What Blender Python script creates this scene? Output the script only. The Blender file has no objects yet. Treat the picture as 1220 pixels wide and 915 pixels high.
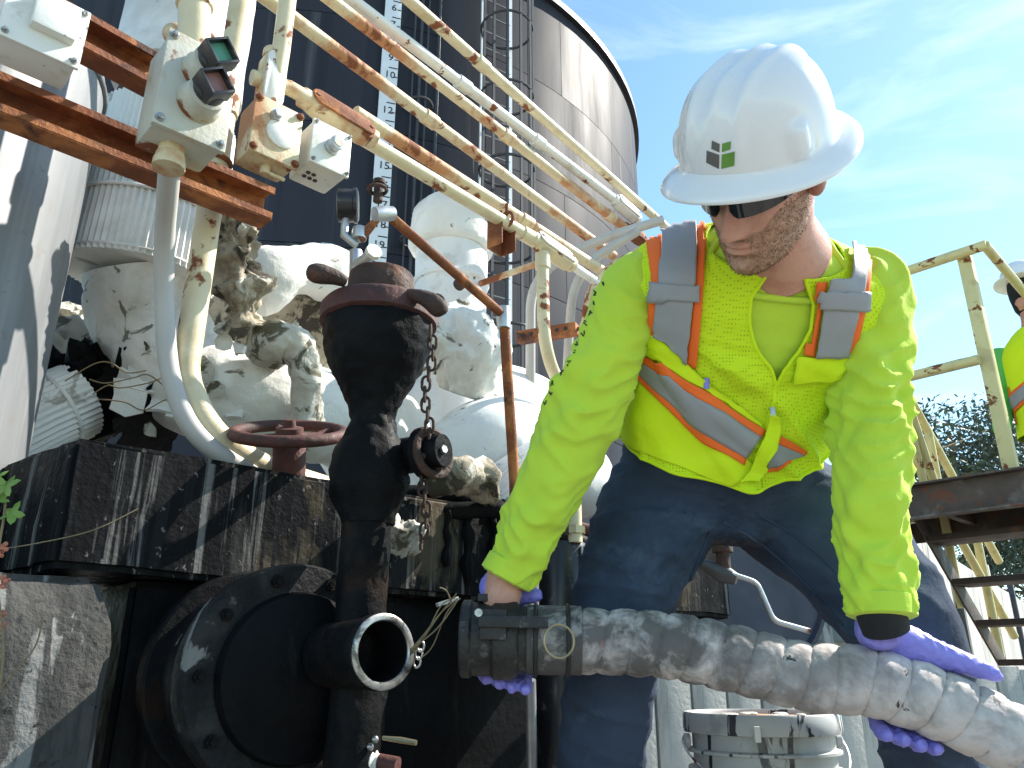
import bpy, bmesh, math, random
from mathutils import Vector as V, Matrix, noise
from mathutils.bvhtree import BVHTree
random.seed(11)
R = math.radians
sc = bpy.context.scene
COL = sc.collection

# ---------------------------------------------------------------- camera, sky, sun, exposure
CAM = V((0, 0, .45)); PITCH = R(20); FPX = 949.0
cd = bpy.data.cameras.new('camera'); cam = bpy.data.objects.new('camera', cd); COL.objects.link(cam)
cam.location = CAM; cam.rotation_euler = (R(90) + PITCH, 0, 0)
cd.sensor_width = 36; cd.lens = 36 * FPX / 1220; cd.clip_end = 2000; cd.clip_start = .02
sc.camera = cam
SUN_AZ, SUN_EL = R(67), R(43)          # azimuth clockwise from +Y
world = bpy.data.worlds.new('World'); sc.world = world; world.use_nodes = True
wn = world.node_tree.nodes; wl = world.node_tree.links
wn.clear()
sky = wn.new('ShaderNodeTexSky'); sky.sky_type = 'NISHITA'; sky.sun_disc = False
sky.sun_elevation = SUN_EL; sky.sun_rotation = SUN_AZ; sky.air_density = 1.0; sky.dust_density = .25; sky.ozone_density = 1.2
tc = wn.new('ShaderNodeTexCoord'); mp = wn.new('ShaderNodeMapping'); mp.inputs['Scale'].default_value = (1.1, 2.2, 5.0)
mp.inputs['Rotation'].default_value = (R(12), R(-24), R(20))
cn = wn.new('ShaderNodeTexNoise'); cn.inputs['Scale'].default_value = 2.1; cn.inputs['Detail'].default_value = 9; cn.inputs['Roughness'].default_value = .58
cn.inputs['Distortion'].default_value = .5
cr_ = wn.new('ShaderNodeMapRange'); cr_.inputs[1].default_value = .52; cr_.inputs[2].default_value = .95; cr_.inputs[3].default_value = .0; cr_.inputs[4].default_value = .4
cmix = wn.new('ShaderNodeMixRGB'); cmix.inputs[2].default_value = (8.5, 8.9, 9.2, 1)
bgn = wn.new('ShaderNodeBackground'); bgn.inputs[1].default_value = .13
wo = wn.new('ShaderNodeOutputWorld')
wl.new(tc.outputs['Generated'], mp.inputs[0]); wl.new(mp.outputs[0], cn.inputs['Vector']); wl.new(cn.outputs[0], cr_.inputs[0])
tint = wn.new('ShaderNodeMixRGB'); tint.blend_type = 'MULTIPLY'; tint.inputs[0].default_value = 1; tint.inputs[2].default_value = (.90, 1.06, 1.0, 1); wl.new(sky.outputs[0], tint.inputs[1])
wl.new(cr_.outputs[0], cmix.inputs[0]); wl.new(tint.outputs[0], cmix.inputs[1]); wl.new(cmix.outputs[0], bgn.inputs[0]); wl.new(bgn.outputs[0], wo.inputs[0])
sl = bpy.data.lights.new('sun', 'SUN'); sl.energy = 5.0; sl.angle = R(.53); sl.color = (1, .94, .84)
so = bpy.data.objects.new('sun', sl); COL.objects.link(so)
SUN = V((math.sin(SUN_AZ) * math.cos(SUN_EL), math.cos(SUN_AZ) * math.cos(SUN_EL), math.sin(SUN_EL)))
so.rotation_euler = (-SUN).to_track_quat('-Z', 'Y').to_euler(); so.location = SUN * 30
sc.view_settings.view_transform = 'Standard'; sc.view_settings.look = 'None'; sc.view_settings.gamma = 1
sc.view_settings.use_curve_mapping = False; sc.view_settings.exposure = 1.12

# ---------------------------------------------------------------- geometry helpers
CP, SP = math.cos(PITCH), math.sin(PITCH)
def ray(px, py):
    v = (457.5 - py) / FPX
    return V(((px - 610) / FPX, CP - v * SP, SP + v * CP))
def P(px, py, d): return CAM + ray(px, py) * d
def PZ(px, py, z):
    r = ray(px, py); return CAM + r * ((z - CAM.z) / r.z)
def up(p, py):
    r = ray(610, py); return V((p.x, p.y, CAM.z + p.y / r.y * r.z))
UA = R(46); U = V((math.sin(UA), math.cos(UA), 0)); N = V((math.cos(UA), -math.sin(UA), 0)); Z = V((0, 0, 1))
X = V((1, 0, 0)); Y = V((0, 1, 0))

WL = {}
def mk(name, verts, faces, mat, parent=None, ang=40, smooth=True, kind=None, fm=None):
    vs = [V(v) for v in verts]
    lo = V((min(v.x for v in vs), min(v.y for v in vs), min(v.z for v in vs)))
    hi = V((max(v.x for v in vs), max(v.y for v in vs), max(v.z for v in vs)))
    loc = V(((lo.x + hi.x) / 2, (lo.y + hi.y) / 2, lo.z))
    me = bpy.data.meshes.new(name); me.from_pydata([v - loc for v in vs], [], faces)
    for m in (mat if isinstance(mat, (list, tuple)) else [mat]): me.materials.append(m)
    if fm: me.polygons.foreach_set('material_index', fm)
    if smooth:
        me.shade_smooth()
        if ang < 170: me.set_sharp_from_angle(angle=R(ang))
    me.validate(); me.update()
    o = bpy.data.objects.new(name, me); COL.objects.link(o)
    o.location = loc - (WL[parent.name] if parent else V((0, 0, 0)))
    if parent: o.parent = parent
    WL[o.name] = loc
    if kind: o['kind'] = kind
    return o
def tag(o, label, cat, group=None, kind=None):
    if label: o['label'] = label
    if cat: o['category'] = cat
    if group: o['group'] = group
    if kind: o['kind'] = kind
    return o
def thing(name, label, cat, loc, group=None):
    o = bpy.data.objects.new(name, None); COL.objects.link(o); o.location = loc; o.empty_display_size = .05
    WL[o.name] = V(loc)
    return tag(o, label, cat, group)
def clone(o, parent, delta, name=None):
    c = o.copy(); COL.objects.link(c); c.parent = parent; c.location = o.location + V(delta); WL[c.name] = WL[o.name] + V(delta)
    return c

def cr(pts, n):
    """Catmull-Rom through tuples"""
    pts = [tuple(p) for p in pts]; m = len(pts); out = []
    for i in range(n):
        t = i / (n - 1) * (m - 1); k = min(int(t), m - 2); f = t - k
        p0 = pts[max(k - 1, 0)]; p1 = pts[k]; p2 = pts[k + 1]; p3 = pts[min(k + 2, m - 1)]
        out.append(tuple(.5 * (2 * b + (c - a) * f + (2 * a - 5 * b + 4 * c - d) * f * f + (3 * b - a - 3 * c + d) * f ** 3)
                         for a, b, c, d in zip(p0, p1, p2, p3)))
    return out
def fillet(pts, r, n=8):
    out = [V(pts[0])]
    for i in range(1, len(pts) - 1):
        p = V(pts[i]); a = (V(pts[i - 1]) - p); b = (V(pts[i + 1]) - p)
        rr = min(r, a.length * .48, b.length * .48)
        A = p + a.normalized() * rr; B = p + b.normalized() * rr
        for k in range(n + 1):
            t = k / n; out.append(A * (1 - t) ** 2 + p * 2 * t * (1 - t) + B * t * t)
    out.append(V(pts[-1])); return out
def frames(pts):
    pts = [V(p) for p in pts]; T = []
    for i in range(len(pts)):
        t = pts[min(i + 1, len(pts) - 1)] - pts[max(i - 1, 0)]
        T.append(t.normalized() if t.length > 1e-9 else V((0, 0, 1)))
    a = V((0, 0, 1)) if abs(T[0].z) < .9 else V((1, 0, 0))
    n = (a - T[0] * a.dot(T[0])).normalized(); out = []
    for i in range(len(pts)):
        n = (n - T[i] * n.dot(T[i])).normalized(); out.append((pts[i], T[i], n, T[i].cross(n)))
    return out
def vnoise(p, s=1.0): return noise.noise(V(p) * s)

class MB:
    def __init__(s): s.v = []; s.f = []
    def add(s, vs, fs):
        k = len(s.v); s.v += [V(v) for v in vs]; s.f += [tuple(i + k for i in f) for f in fs]; return s
    def loft(s, rings, caps=True, closed=True):
        n = len(rings[0]); vs = [p for r in rings for p in r]; fs = []
        for i in range(len(rings) - 1):
            for j in range(n if closed else n - 1):
                a = i * n + j; b = i * n + (j + 1) % n; fs.append((a, b, b + n, a + n))
        if caps and closed:
            fs.append(tuple(range(n - 1, -1, -1))); m = (len(rings) - 1) * n; fs.append(tuple(m + j for j in range(n)))
        return s.add(vs, fs)
    def tube(s, pts, r, seg=16, caps=True, disp=None):
        fr = frames(pts); rings = []; L = 0
        for i, (p, t, a, b) in enumerate(fr):
            if i: L += (p - fr[i - 1][0]).length
            rr = r[i] if isinstance(r, (list, tuple)) else r
            ring = []
            for j in range(seg):
                th = 2 * math.pi * j / seg; q = a * math.cos(th) + b * math.sin(th)
                ring.append(p + q * (rr + (disp(L, th, p + q * rr) if disp else 0)))
            rings.append(ring)
        return s.loft(rings, caps)
    def rod(s, a, b, r, seg=14, r2=None): return s.tube([V(a), V(b)], [r, r if r2 is None else r2], seg)
    def lathe(s, prof, o, ax=Z, seg=28, caps=True):
        ax = V(ax).normalized(); o = V(o); h = V((1, 0, 0)) if abs(ax.x) < .9 else V((0, 1, 0))
        a = (h - ax * h.dot(ax)).normalized(); b = ax.cross(a)
        return s.loft([[o + ax * z + (a * math.cos(2 * math.pi * j / seg) + b * math.sin(2 * math.pi * j / seg)) * r for j in range(seg)] for r, z in prof], caps)
    def box(s, c, ax, h, bev=0):
        c = V(c); ax = [V(a).normalized() for a in ax]
        bm = bmesh.new(); bmesh.ops.create_cube(bm, size=2)
        for v in bm.verts: v.co = V((v.co.x * h[0], v.co.y * h[1], v.co.z * h[2]))
        if bev: bmesh.ops.bevel(bm, geom=bm.edges[:], offset=bev, segments=2, affect='EDGES', profile=.6)
        m = Matrix((ax[0], ax[1], ax[2])).transposed()
        bm.verts.index_update()
        s.add([c + m @ v.co for v in bm.verts], [tuple(v.index for v in f.verts) for f in bm.faces]); bm.free(); return s
    def torus(s, c, ax, Rr, r, n=32, m=10, a0=0, a1=2 * math.pi):
        ax = V(ax).normalized(); h = V((1, 0, 0)) if abs(ax.x) < .9 else V((0, 1, 0)); a = (h - ax * h.dot(ax)).normalized(); b = ax.cross(a)
        full = abs(a1 - a0 - 2 * math.pi) < 1e-6; k = n if full else n + 1; vs = []; fs = []
        for i in range(k):
            t = a0 + (a1 - a0) * i / n; e = a * math.cos(t) + b * math.sin(t)
            for j in range(m):
                q = 2 * math.pi * j / m; vs.append(V(c) + e * (Rr + r * math.cos(q)) + ax * r * math.sin(q))
        for i in range(n):
            for j in range(m):
                i2 = (i + 1) % k; fs.append((i * m + j, i2 * m + j, i2 * m + (j + 1) % m, i * m + (j + 1) % m))
        return s.add(vs, fs)
    def sphere(s, c, r, seg=16, rg=10, sc_=(1, 1, 1)):
        rings = []
        for i in range(1, rg):
            t = math.pi * i / rg; rings.append([V(c) + V((math.sin(t) * math.cos(2 * math.pi * j / seg) * sc_[0], math.sin(t) * math.sin(2 * math.pi * j / seg) * sc_[1], -math.cos(t) * sc_[2])) * r for j in range(seg)])
        return s.loft(rings)
    def build(s, name, mat, parent=None, **k): return mk(name, s.v, s.f, mat, parent, **k)
def box(c, ax, h, bev=.003): return MB().box(c, ax, h, bev)
def tube(*a, **k): return MB().tube(*a, **k)
def lathe(*a, **k): return MB().lathe(*a, **k)
def stadium(c, d, w, t, L, Wd, T, bev=.003):
    """rounded bar: length axis d, width axis w, thickness axis t (half sizes)"""
    d, w, t = V(d).normalized(), V(w).normalized(), V(t).normalized(); pr = []
    for k in range(9): q = -math.pi / 2 + math.pi * k / 8; pr.append((L - Wd + Wd * math.cos(q), Wd * math.sin(q)))
    for k in range(9): q = math.pi / 2 + math.pi * k / 8; pr.append((-L + Wd + Wd * math.cos(q), Wd * math.sin(q)))
    rings = []
    for sca, tt in ((1 - bev / Wd, -T), (1, -T + bev), (1, T - bev), (1 - bev / Wd, T)):
        rings.append([V(c) + d * (x - (1 - sca) * Wd * (1 if x > 0 else -1)) + w * y * sca + t * tt for x, y in pr])
    return MB().loft(rings)

def remeshed(mb, vox, smooth=2, fac=.5):
    me = bpy.data.meshes.new('tmp'); me.from_pydata(mb.v, [], mb.f); bm = bmesh.new(); bm.from_mesh(me)
    bmesh.ops.recalc_face_normals(bm, faces=bm.faces[:]); bm.to_mesh(me); bm.free()
    o = bpy.data.objects.new('tmp', me); COL.objects.link(o)
    m = o.modifiers.new('r', 'REMESH'); m.mode = 'VOXEL'; m.voxel_size = vox
    if smooth: s = o.modifiers.new('s', 'SMOOTH'); s.iterations = smooth; s.factor = fac
    dg = bpy.context.evaluated_depsgraph_get(); me2 = bpy.data.meshes.new_from_object(o.evaluated_get(dg))
    vs = [v.co.copy() for v in me2.vertices]; ns = [v.normal.copy() for v in me2.vertices]; fs = [tuple(p.vertices) for p in me2.polygons]
    bpy.data.objects.remove(o); bpy.data.meshes.remove(me); bpy.data.meshes.remove(me2)
    return vs, ns, fs

# ---------------------------------------------------------------- materials
def LT(x): return .5 + (x - .5) * .66
def M(name, base, rough=.6, metal=0, var=.2, vs=5, layers=(), bump=0, bs=60, stretch=(1, 1, 1), spec=.5, coat=0, bd=4, weave=None, sheen=0, ior=1.5):
    m = bpy.data.materials.new(name); m.use_nodes = True; n = m.node_tree.nodes; l = m.node_tree.links
    b = n['Principled BSDF']; t = n.new('ShaderNodeTexCoord')
    def nz(scale, st, detail=6, dist=0, ro=.6, seed=0):
        p = n.new('ShaderNodeMapping'); p.inputs['Scale'].default_value = st; p.inputs['Location'].default_value = (seed * 3.1, seed * 1.7, seed * .9)
        x = n.new('ShaderNodeTexNoise'); x.inputs['Scale'].default_value = scale; x.inputs['Detail'].default_value = detail
        x.inputs['Distortion'].default_value = dist; x.inputs['Roughness'].default_value = ro
        l.new(t.outputs['Object'], p.inputs[0]); l.new(p.outputs[0], x.inputs['Vector']); return x.outputs[0]
    def rng(s, a, bb, c, d):
        r = n.new('ShaderNodeMapRange'); r.inputs[1].default_value = a; r.inputs[2].default_value = bb; r.inputs[3].default_value = c; r.inputs[4].default_value = d
        l.new(s, r.inputs[0]); return r.outputs[0]
    mx = n.new('ShaderNodeMixRGB'); mx.blend_type = 'MIX'
    mx.inputs[1].default_value = (*[c * (1 - var) for c in base], 1); mx.inputs[2].default_value = (*[min(1, c * (1 + var * .7)) for c in base], 1)
    l.new(rng(nz(vs, stretch), .3, .7, 0, 1), mx.inputs[0]); col = mx.outputs[0]
    ro = rng(nz(vs * 2.3, stretch, seed=2), .3, .7, max(.02, rough - .1), min(1, rough + .1))
    for k, ly in enumerate(layers):
        f = rng(nz(ly.get('s', 5), ly.get('st', (1, 1, 1)), ly.get('d', 7), ly.get('dist', .4), ly.get('ro', .62), seed=k + 5), LT(ly['lo']), LT(ly['hi']), 0, ly.get('a', 1))
        if 'gx' in ly:      # stained end: fades out along the thing
            sx = n.new('ShaderNodeSeparateXYZ'); l.new(t.outputs['Object'], sx.inputs[0]); gq = rng(sx.outputs[0], ly['gx'][0], ly['gx'][1], 1, 0)
            mm = n.new('ShaderNodeMath'); mm.operation = 'MULTIPLY'; l.new(f, mm.inputs[0]); l.new(gq, mm.inputs[1]); f = mm.outputs[0]
        q = n.new('ShaderNodeMixRGB'); q.inputs[2].default_value = (*ly['c'], 1); l.new(f, q.inputs[0]); l.new(col, q.inputs[1]); col = q.outputs[0]
        if 'r' in ly:
            q = n.new('ShaderNodeMix'); q.inputs[3].default_value = ly['r']; l.new(f, q.inputs[0]); l.new(ro, q.inputs[2]); ro = q.outputs[0]
    l.new(col, b.inputs['Base Color']); l.new(ro, b.inputs['Roughness']); b.inputs['Metallic'].default_value = metal
    b.inputs['IOR'].default_value = ior; b.inputs['Specular IOR Level'].default_value = spec; b.inputs['Coat Weight'].default_value = coat; b.inputs['Sheen Weight'].default_value = sheen
    if bump:
        bn = n.new('ShaderNodeBump'); bn.inputs['Strength'].default_value = bump; bn.inputs['Distance'].default_value = .01
        h = nz(bs, stretch, bd, seed=9)
        if weave:
            w = n.new('ShaderNodeTexVoronoi'); w.inputs['Scale'].default_value = weave; w.inputs['Randomness'].default_value = .12; l.new(t.outputs['Object'], w.inputs['Vector'])
            q = n.new('ShaderNodeMixRGB'); q.inputs[2].default_value = (*[c * .42 for c in base], 1); l.new(rng(w.outputs[0], .16, .34, .8, 0), q.inputs[0]); l.new(col, q.inputs[1]); l.new(q.outputs[0], b.inputs['Base Color'])
        l.new(h, bn.inputs['Height']); l.new(bn.outputs[0], b.inputs['Normal'])
    return m
RUST = (.20, .062, .022); RUSTL = (.42, .16, .05); BLK = (.012, .012, .013)
MT = {}
MT['cream'] = M('cream_paint', (.66, .57, .37), .42, var=.12, vs=7, layers=[dict(c=(.45, .34, .17), s=6, lo=.50, hi=.72, a=.7), dict(c=RUST, s=9, lo=.62, hi=.68, r=.85)], bump=.12, bs=90)
MT['cream_rust'] = M('cream_paint_rusted', (.62, .52, .33), .48, var=.15, vs=6, layers=[dict(c=RUSTL, s=5, lo=.46, hi=.62, a=.85, r=.7), dict(c=RUST, s=7, lo=.56, hi=.62, r=.85)], bump=.2, bs=70)
MT['white_pipe'] = M('white_pipe_paint', (.74, .73, .68), .45, var=.1, layers=[dict(c=(.40, .34, .24), s=8, lo=.58, hi=.74, a=.6), dict(c=RUST, s=12, lo=.68, hi=.72, r=.8)], bump=.08, bs=80)
MT['grey_pvc'] = M('grey_plastic_conduit', (.46, .44, .41), .5, var=.1, layers=[dict(c=(.3, .25, .2), s=7, lo=.6, hi=.75, a=.6)])
MT['galv'] = M('galvanized_steel', (.50, .51, .52), .42, metal=.75, var=.2, vs=20, layers=[dict(c=RUST, s=9, lo=.6, hi=.68, r=.85)], bump=.06)
MT['rust'] = M('rusted_steel', RUST, .82, var=.4, vs=14, layers=[dict(c=RUSTL, s=9, lo=.47, hi=.66, a=.9), dict(c=(.06, .02, .012), s=7, lo=.58, hi=.70)], bump=.35, bs=110)
MT['rust_dark'] = M('dark_rusted_iron', (.05, .026, .018), .8, var=.4, vs=18, layers=[dict(c=(.14, .05, .025), s=10, lo=.52, hi=.66, a=.8)], bump=.5, bs=90)
MT['rust_red'] = M('red_oxide_iron', (.085, .026, .020), .72, var=.35, vs=20, layers=[dict(c=(.05, .02, .017), s=12, lo=.5, hi=.65)], bump=.3, bs=90)
MT['box_grey'] = M('grey_cast_box', (.50, .49, .42), .5, var=.12, layers=[dict(c=(.40, .29, .13), s=6, lo=.52, hi=.68, a=.7), dict(c=RUST, s=11, lo=.64, hi=.70, r=.8)], bump=.15, bs=120)
MT['box_white'] = M('white_enamel_box', (.74, .73, .67), .42, var=.06, layers=[dict(c=(.42, .36, .25), s=8, lo=.62, hi=.78, a=.7), dict(c=(.05, .045, .04), s=16, lo=.69, hi=.72)], bump=.06, bs=120)
MT['black_plastic'] = M('black_plastic', (.018, .017, .02), .35, var=.3, layers=[dict(c=(.2, .19, .18), s=25, lo=.62, hi=.75, a=.5)])
MT['green_lens'] = M('faded_green_disc', (.10, .30, .20), .4)
MT['red_lens'] = M('faded_red_disc', (.25, .12, .10), .4)
MT['clad'] = M('white_corrugated_cladding', (.75, .74, .71), .42, var=.08, vs=4, layers=[dict(c=(.45, .43, .38), s=4, lo=.55, hi=.72, a=.5), dict(c=(.22, .2, .15), s=9, lo=.68, hi=.76, a=.7)], bump=.05)
MT['plaster'] = M('cracked_insulation_plaster', (.74, .73, .69), .8, var=.1, vs=6, layers=[dict(c=(.50, .47, .41), s=5, lo=.54, hi=.72, a=.6), dict(c=(.13, .115, .08), s=8, lo=.70, hi=.75, a=.9, dist=1.5), dict(c=(.17, .17, .05), s=6, lo=.76, hi=.82, a=.8)], bump=.45, bs=35, bd=8)
MT['plaster_old'] = M('weathered_insulation_plaster', (.52, .50, .44), .85, var=.25, vs=8, layers=[dict(c=(.10, .09, .055), s=9, lo=.52, hi=.6, dist=1.2), dict(c=(.14, .15, .04), s=5, lo=.62, hi=.70)], bump=.7, bs=30, bd=8)
MT['wrap'] = M('white_wrapped_insulation', (.74, .74, .73), .75, var=.06, layers=[dict(c=(.48, .45, .40), s=5, lo=.58, hi=.75, a=.6), dict(c=(.16, .13, .08), s=14, lo=.69, hi=.73)], bump=.2, bs=26, bd=6)
MT['rubble'] = M('broken_insulation', (.36, .31, .23), .95, var=.4, vs=16, layers=[dict(c=(.05, .042, .03), s=11, lo=.48, hi=.58), dict(c=(.62, .6, .53), s=8, lo=.60, hi=.66)], bump=.9, bs=50, bd=8)
MT['alu'] = M('weathered_aluminium_sheet', (.20, .21, .22), .5, metal=.2, var=.12, vs=3, stretch=(1, 1, .25), layers=[dict(c=(.30, .31, .32), s=6, st=(2, 2, .15), lo=.5, hi=.7, a=.6), dict(c=(.2, .19, .17), s=24, lo=.67, hi=.72, a=.7)], bump=.05, bs=30)
MT['tar'] = M('tar_coated_iron', (.008, .008, .009), .55, var=.5, vs=12, spec=.22, ior=1.25, layers=[dict(c=(.05, .047, .043), s=7, st=(1, 1, .35), lo=.60, hi=.74, a=.7, r=.8), dict(c=(.02, .012, .009), s=5, lo=.54, hi=.68)], bump=.35, bs=60)
MT['tar_flaked'] = M('tar_over_flaking_plaster', (.008, .008, .009), .6, var=.5, vs=10, spec=.2, layers=[dict(c=(.035, .033, .03), s=6, lo=.5, hi=.68, a=.8), dict(c=(.20, .195, .18), s=5, st=(1, 1, .6), lo=.70, hi=.74, a=.9, dist=1.2), dict(c=(.11, .10, .085), s=13, lo=.72, hi=.78, a=.8)], bump=.5, bs=45, bd=8)
MT['tar_plain'] = M('black_tar', (.006, .006, .007), .5, var=.4, vs=9, spec=.2, ior=1.25, layers=[dict(c=(.026, .026, .026), s=6, st=(2, 2, .25), lo=.58, hi=.74, a=.8)], bump=.25, bs=50)
MT['curb'] = M('tar_streaked_concrete', (.007, .007, .008), .5, var=.4, vs=5, layers=[
    dict(c=(.040, .039, .036), s=2.1, st=(1.6, 1.6, .25), lo=.56, hi=.62, a=.9, r=.85, dist=.1),
    dict(c=(.15, .148, .14), s=9, st=(3.2, 3.2, .10), lo=.58, hi=.68, a=.9, dist=.05),
    dict(c=(.10, .08, .05), s=2.2, st=(1, 1, .5), lo=.64, hi=.70, a=.7), dict(c=BLK, s=7, st=(4, 4, .1), lo=.54, hi=.60, r=.45, dist=.05), dict(c=(.2, .19, .18), s=50, lo=.71, hi=.74, a=.6)], bump=.3, bs=70, spec=.25, ior=1.22)
MT['pier'] = M('stained_concrete_pier', (.065, .063, .058), .85, var=.25, vs=9, layers=[
    dict(c=(.035, .034, .032), s=5, st=(3, 3, .3), lo=.48, hi=.6, a=.9), dict(c=(.22, .218, .21), s=7, st=(2.6, 2.6, .35), lo=.6, hi=.66, a=.85), dict(c=(.02, .02, .02), s=30, lo=.64, hi=.70)], bump=.6, bs=60, bd=8)
MT['concrete'] = M('pale_concrete', (.47, .455, .42), .85, var=.15, vs=4, layers=[dict(c=(.22, .21, .19), s=4, st=(3, 3, .3), lo=.56, hi=.68, a=.7), dict(c=(.07, .07, .065), s=14, st=(1, 1, .3), lo=.68, hi=.73, a=.7)], bump=.3, bs=70, bd=8)
MT['ground'] = M('dirty_yard_concrete', (.24, .23, .21), .9, var=.25, vs=1.2, layers=[dict(c=(.09, .088, .08), s=1.4, lo=.5, hi=.66, a=.8), dict(c=(.33, .32, .29), s=30, lo=.62, hi=.70, a=.6)], bump=.5, bs=40, bd=8)
MT['tank'] = M('dark_tank_paint', (.040, .042, .053), .55, var=.14, vs=.8, spec=.5, ior=1.14, stretch=(1, 1, .12), layers=[
    dict(c=(.16, .165, .17), s=1.5, st=(2.2, 2.2, .05), lo=.62, hi=.80, a=.4, dist=0), dict(c=(.36, .38, .40), s=3, st=(2.6, 2.6, .03), lo=.76, hi=.82, a=.7, dist=0),
    dict(c=(.025, .026, .034), s=2.6, st=(1.6, 1.6, .05), lo=.52, hi=.75, a=.6, dist=0)], bump=.02, bs=3)
MT['tank_seam'] = M('tank_weld_seam', (.16, .165, .17), .5)
MT['tank_rim'] = M('black_tank_rim', (.02, .02, .025), .5)
MT['steel_dark'] = M('dark_painted_steel', (.05, .05, .055), .5, var=.3)
MT['ladder'] = M('grey_ladder_steel', (.20, .20, .21), .5, var=.2)
MT['gauge_white'] = M('white_gauge_board', (.74, .76, .78), .5, var=.05)
MT['ink'] = M('black_print', (.015, .015, .017), .6)
MT['yellow'] = M('pale_yellow_paint', (.66, .58, .27), .5, var=.1, layers=[dict(c=(.42, .33, .14), s=7, lo=.56, hi=.72, a=.5), dict(c=RUST, s=11, lo=.66, hi=.70, r=.8)], bump=.1)
MT['channel'] = M('weathered_dark_channel', (.10, .075, .06), .8, var=.3, vs=10, layers=[dict(c=(.22, .20, .18), s=6, st=(1, 1, 1), lo=.5, hi=.66, a=.7), dict(c=(.16, .06, .03), s=9, lo=.6, hi=.68)], bump=.4, bs=80)
MT['steel_brown'] = M('dark_brown_steel', (.045, .03, .024), .6, var=.3, layers=[dict(c=(.14, .06, .03), s=9, lo=.56, hi=.68, a=.7)], bump=.2)
MT['hose'] = M('dusty_corrugated_hose', (.60, .535, .515), .75, var=.16, vs=9, layers=[
    dict(c=(.30, .27, .265), s=14, lo=.48, hi=.66, a=.6), dict(c=(.10, .09, .09), s=9, lo=.52, hi=.86, a=.8, r=.6),
    dict(c=(.085, .077, .073), s=22, lo=.26, hi=.60, a=.92, d=10, gx=(-1.34, -1.06)), dict(c=(.27, .09, .07), s=17, lo=.70, hi=.78, a=.7, gx=(-1.3, -1.0)), dict(c=(.03, .028, .027), s=30, lo=.76, hi=.80)], bump=.2, bs=90, bd=8)
MT['hose_dark'] = M('oily_hose_end', (.07, .065, .062), .6, var=.3, vs=12, layers=[dict(c=(.36, .33, .31), s=13, lo=.56, hi=.68, a=.8)], bump=.35, bs=90)
MT['camlock'] = M('oily_cast_coupling', (.028, .026, .025), .45, metal=.3, var=.4, vs=20, layers=[dict(c=(.16, .15, .13), s=18, lo=.60, hi=.72, a=.7)], bump=.3, bs=110)
MT['steel'] = M('worn_bright_steel', (.46, .45, .43), .34, metal=.85, var=.3, vs=25, layers=[dict(c=(.05, .045, .04), s=22, lo=.48, hi=.66, a=.9)])
MT['brass'] = M('brass_ring', (.42, .34, .2), .35, metal=.8, var=.2)
MT['bucket'] = M('grey_white_bucket_plastic', (.50, .50, .48), .45, var=.1, layers=[dict(c=BLK, s=7, st=(2.4, 2.4, .5), lo=.60, hi=.63, a=.95, r=.3, dist=.8), dict(c=(.2, .19, .17), s=9, lo=.6, hi=.75, a=.5)])
MT['bucket_lid'] = M('orange_dusty_lid', (.52, .27, .13), .6, var=.2, layers=[dict(c=(.62, .56, .47), s=9, lo=.56, hi=.68, a=.8), dict(c=(.09, .05, .03), s=12, lo=.64, hi=.70)])
MT['navy'] = M('dark_navy_drum_paint', (.022, .026, .052), .45, var=.3)
MT['teal'] = M('pale_teal_paint', (.36, .43, .42), .5, var=.1)
MT['glass'] = M('gauge_glass', (.30, .32, .33), .1, var=.05)
MT['leaf'] = M('vine_leaf', (.16, .26, .04), .5, var=.25, vs=30)
MT['bud'] = M('dry_pink_bud', (.45, .16, .10), .7, var=.3, vs=60)
MT['stem'] = M('dry_stem', (.24, .18, .10), .8, var=.3, vs=40)

# ================================================================ SETTING
def struct(o): o['kind'] = 'structure'; return o
g = []
for i in range(41):
    for j in range(41):
        x = (i - 20) / 20; y = (j - 20) / 20
        g.append((math.copysign(abs(x) ** 2.2, x) * 160, 10 + math.copysign(abs(y) ** 2.2, y) * 160, 0))
struct(mk('ground', g, [(i * 41 + j, (i + 1) * 41 + j, (i + 1) * 41 + j + 1, i * 41 + j + 1) for i in range(40) for j in range(40)], MT['ground']))

# ---------------------------------------------------------------- storage tank
TC = V((-3.56, 14.77, 0)); TR = 6.18; TH = 10.95; CH = 1.83
tank = thing('storage_tank', 'huge dark grey cylindrical storage tank with black rim behind the pipes', 'storage tank', TC)
def arc_pt(a, r, z): return TC + V((math.sin(a) * r, -math.cos(a) * r, z))      # a = 0 faces the camera side
MB().loft([[arc_pt(2 * math.pi * k / 96, TR - .02, z) for k in range(96)] for z in (0, TH - .03)]).build('shell', MT['tank_seam'], tank)
npl = 13
for c in range(6):
    z1 = TH - c * CH - .006; z0 = max(.02, TH - (c + 1) * CH + .006)
    for k in range(npl):
        a0 = 2 * math.pi * (k + (.5 if c % 2 else 0) + .12) / npl - math.pi; a1 = a0 + 2 * math.pi / npl - .0016; ns = 14
        m = MB(); bow = random.uniform(-.006, .006)
        rings = []
        for zz in (z0, (z0 * 2 + z1) / 3, (z0 + z1 * 2) / 3, z1):
            rings.append([arc_pt(a0 + (a1 - a0) * q / ns, TR + (bow * math.sin(math.pi * q / ns) if z0 < zz < z1 else 0), zz) for q in range(ns + 1)])
        m.loft(rings, closed=False)
        for zz, sgn in ((z0, 1), (z1, -1)):
            m.loft([[arc_pt(a0 + (a1 - a0) * q / ns, rr, zz) for q in range(ns + 1)] for rr in (TR, TR - .018)], closed=False)
        m.build('plate', MT['tank'], tank)
rim = MB().loft([[arc_pt(2 * math.pi * k / 120, r, z) for k in range(120)] for r, z in ((TR + .003, TH - .10), (TR + .09, TH - .10), (TR + .09, TH + .03), (TR - .1, TH + .03), (TR - .1, TH - .02))], caps=False)
rim.build('rim', MT['tank_rim'], tank)
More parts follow.
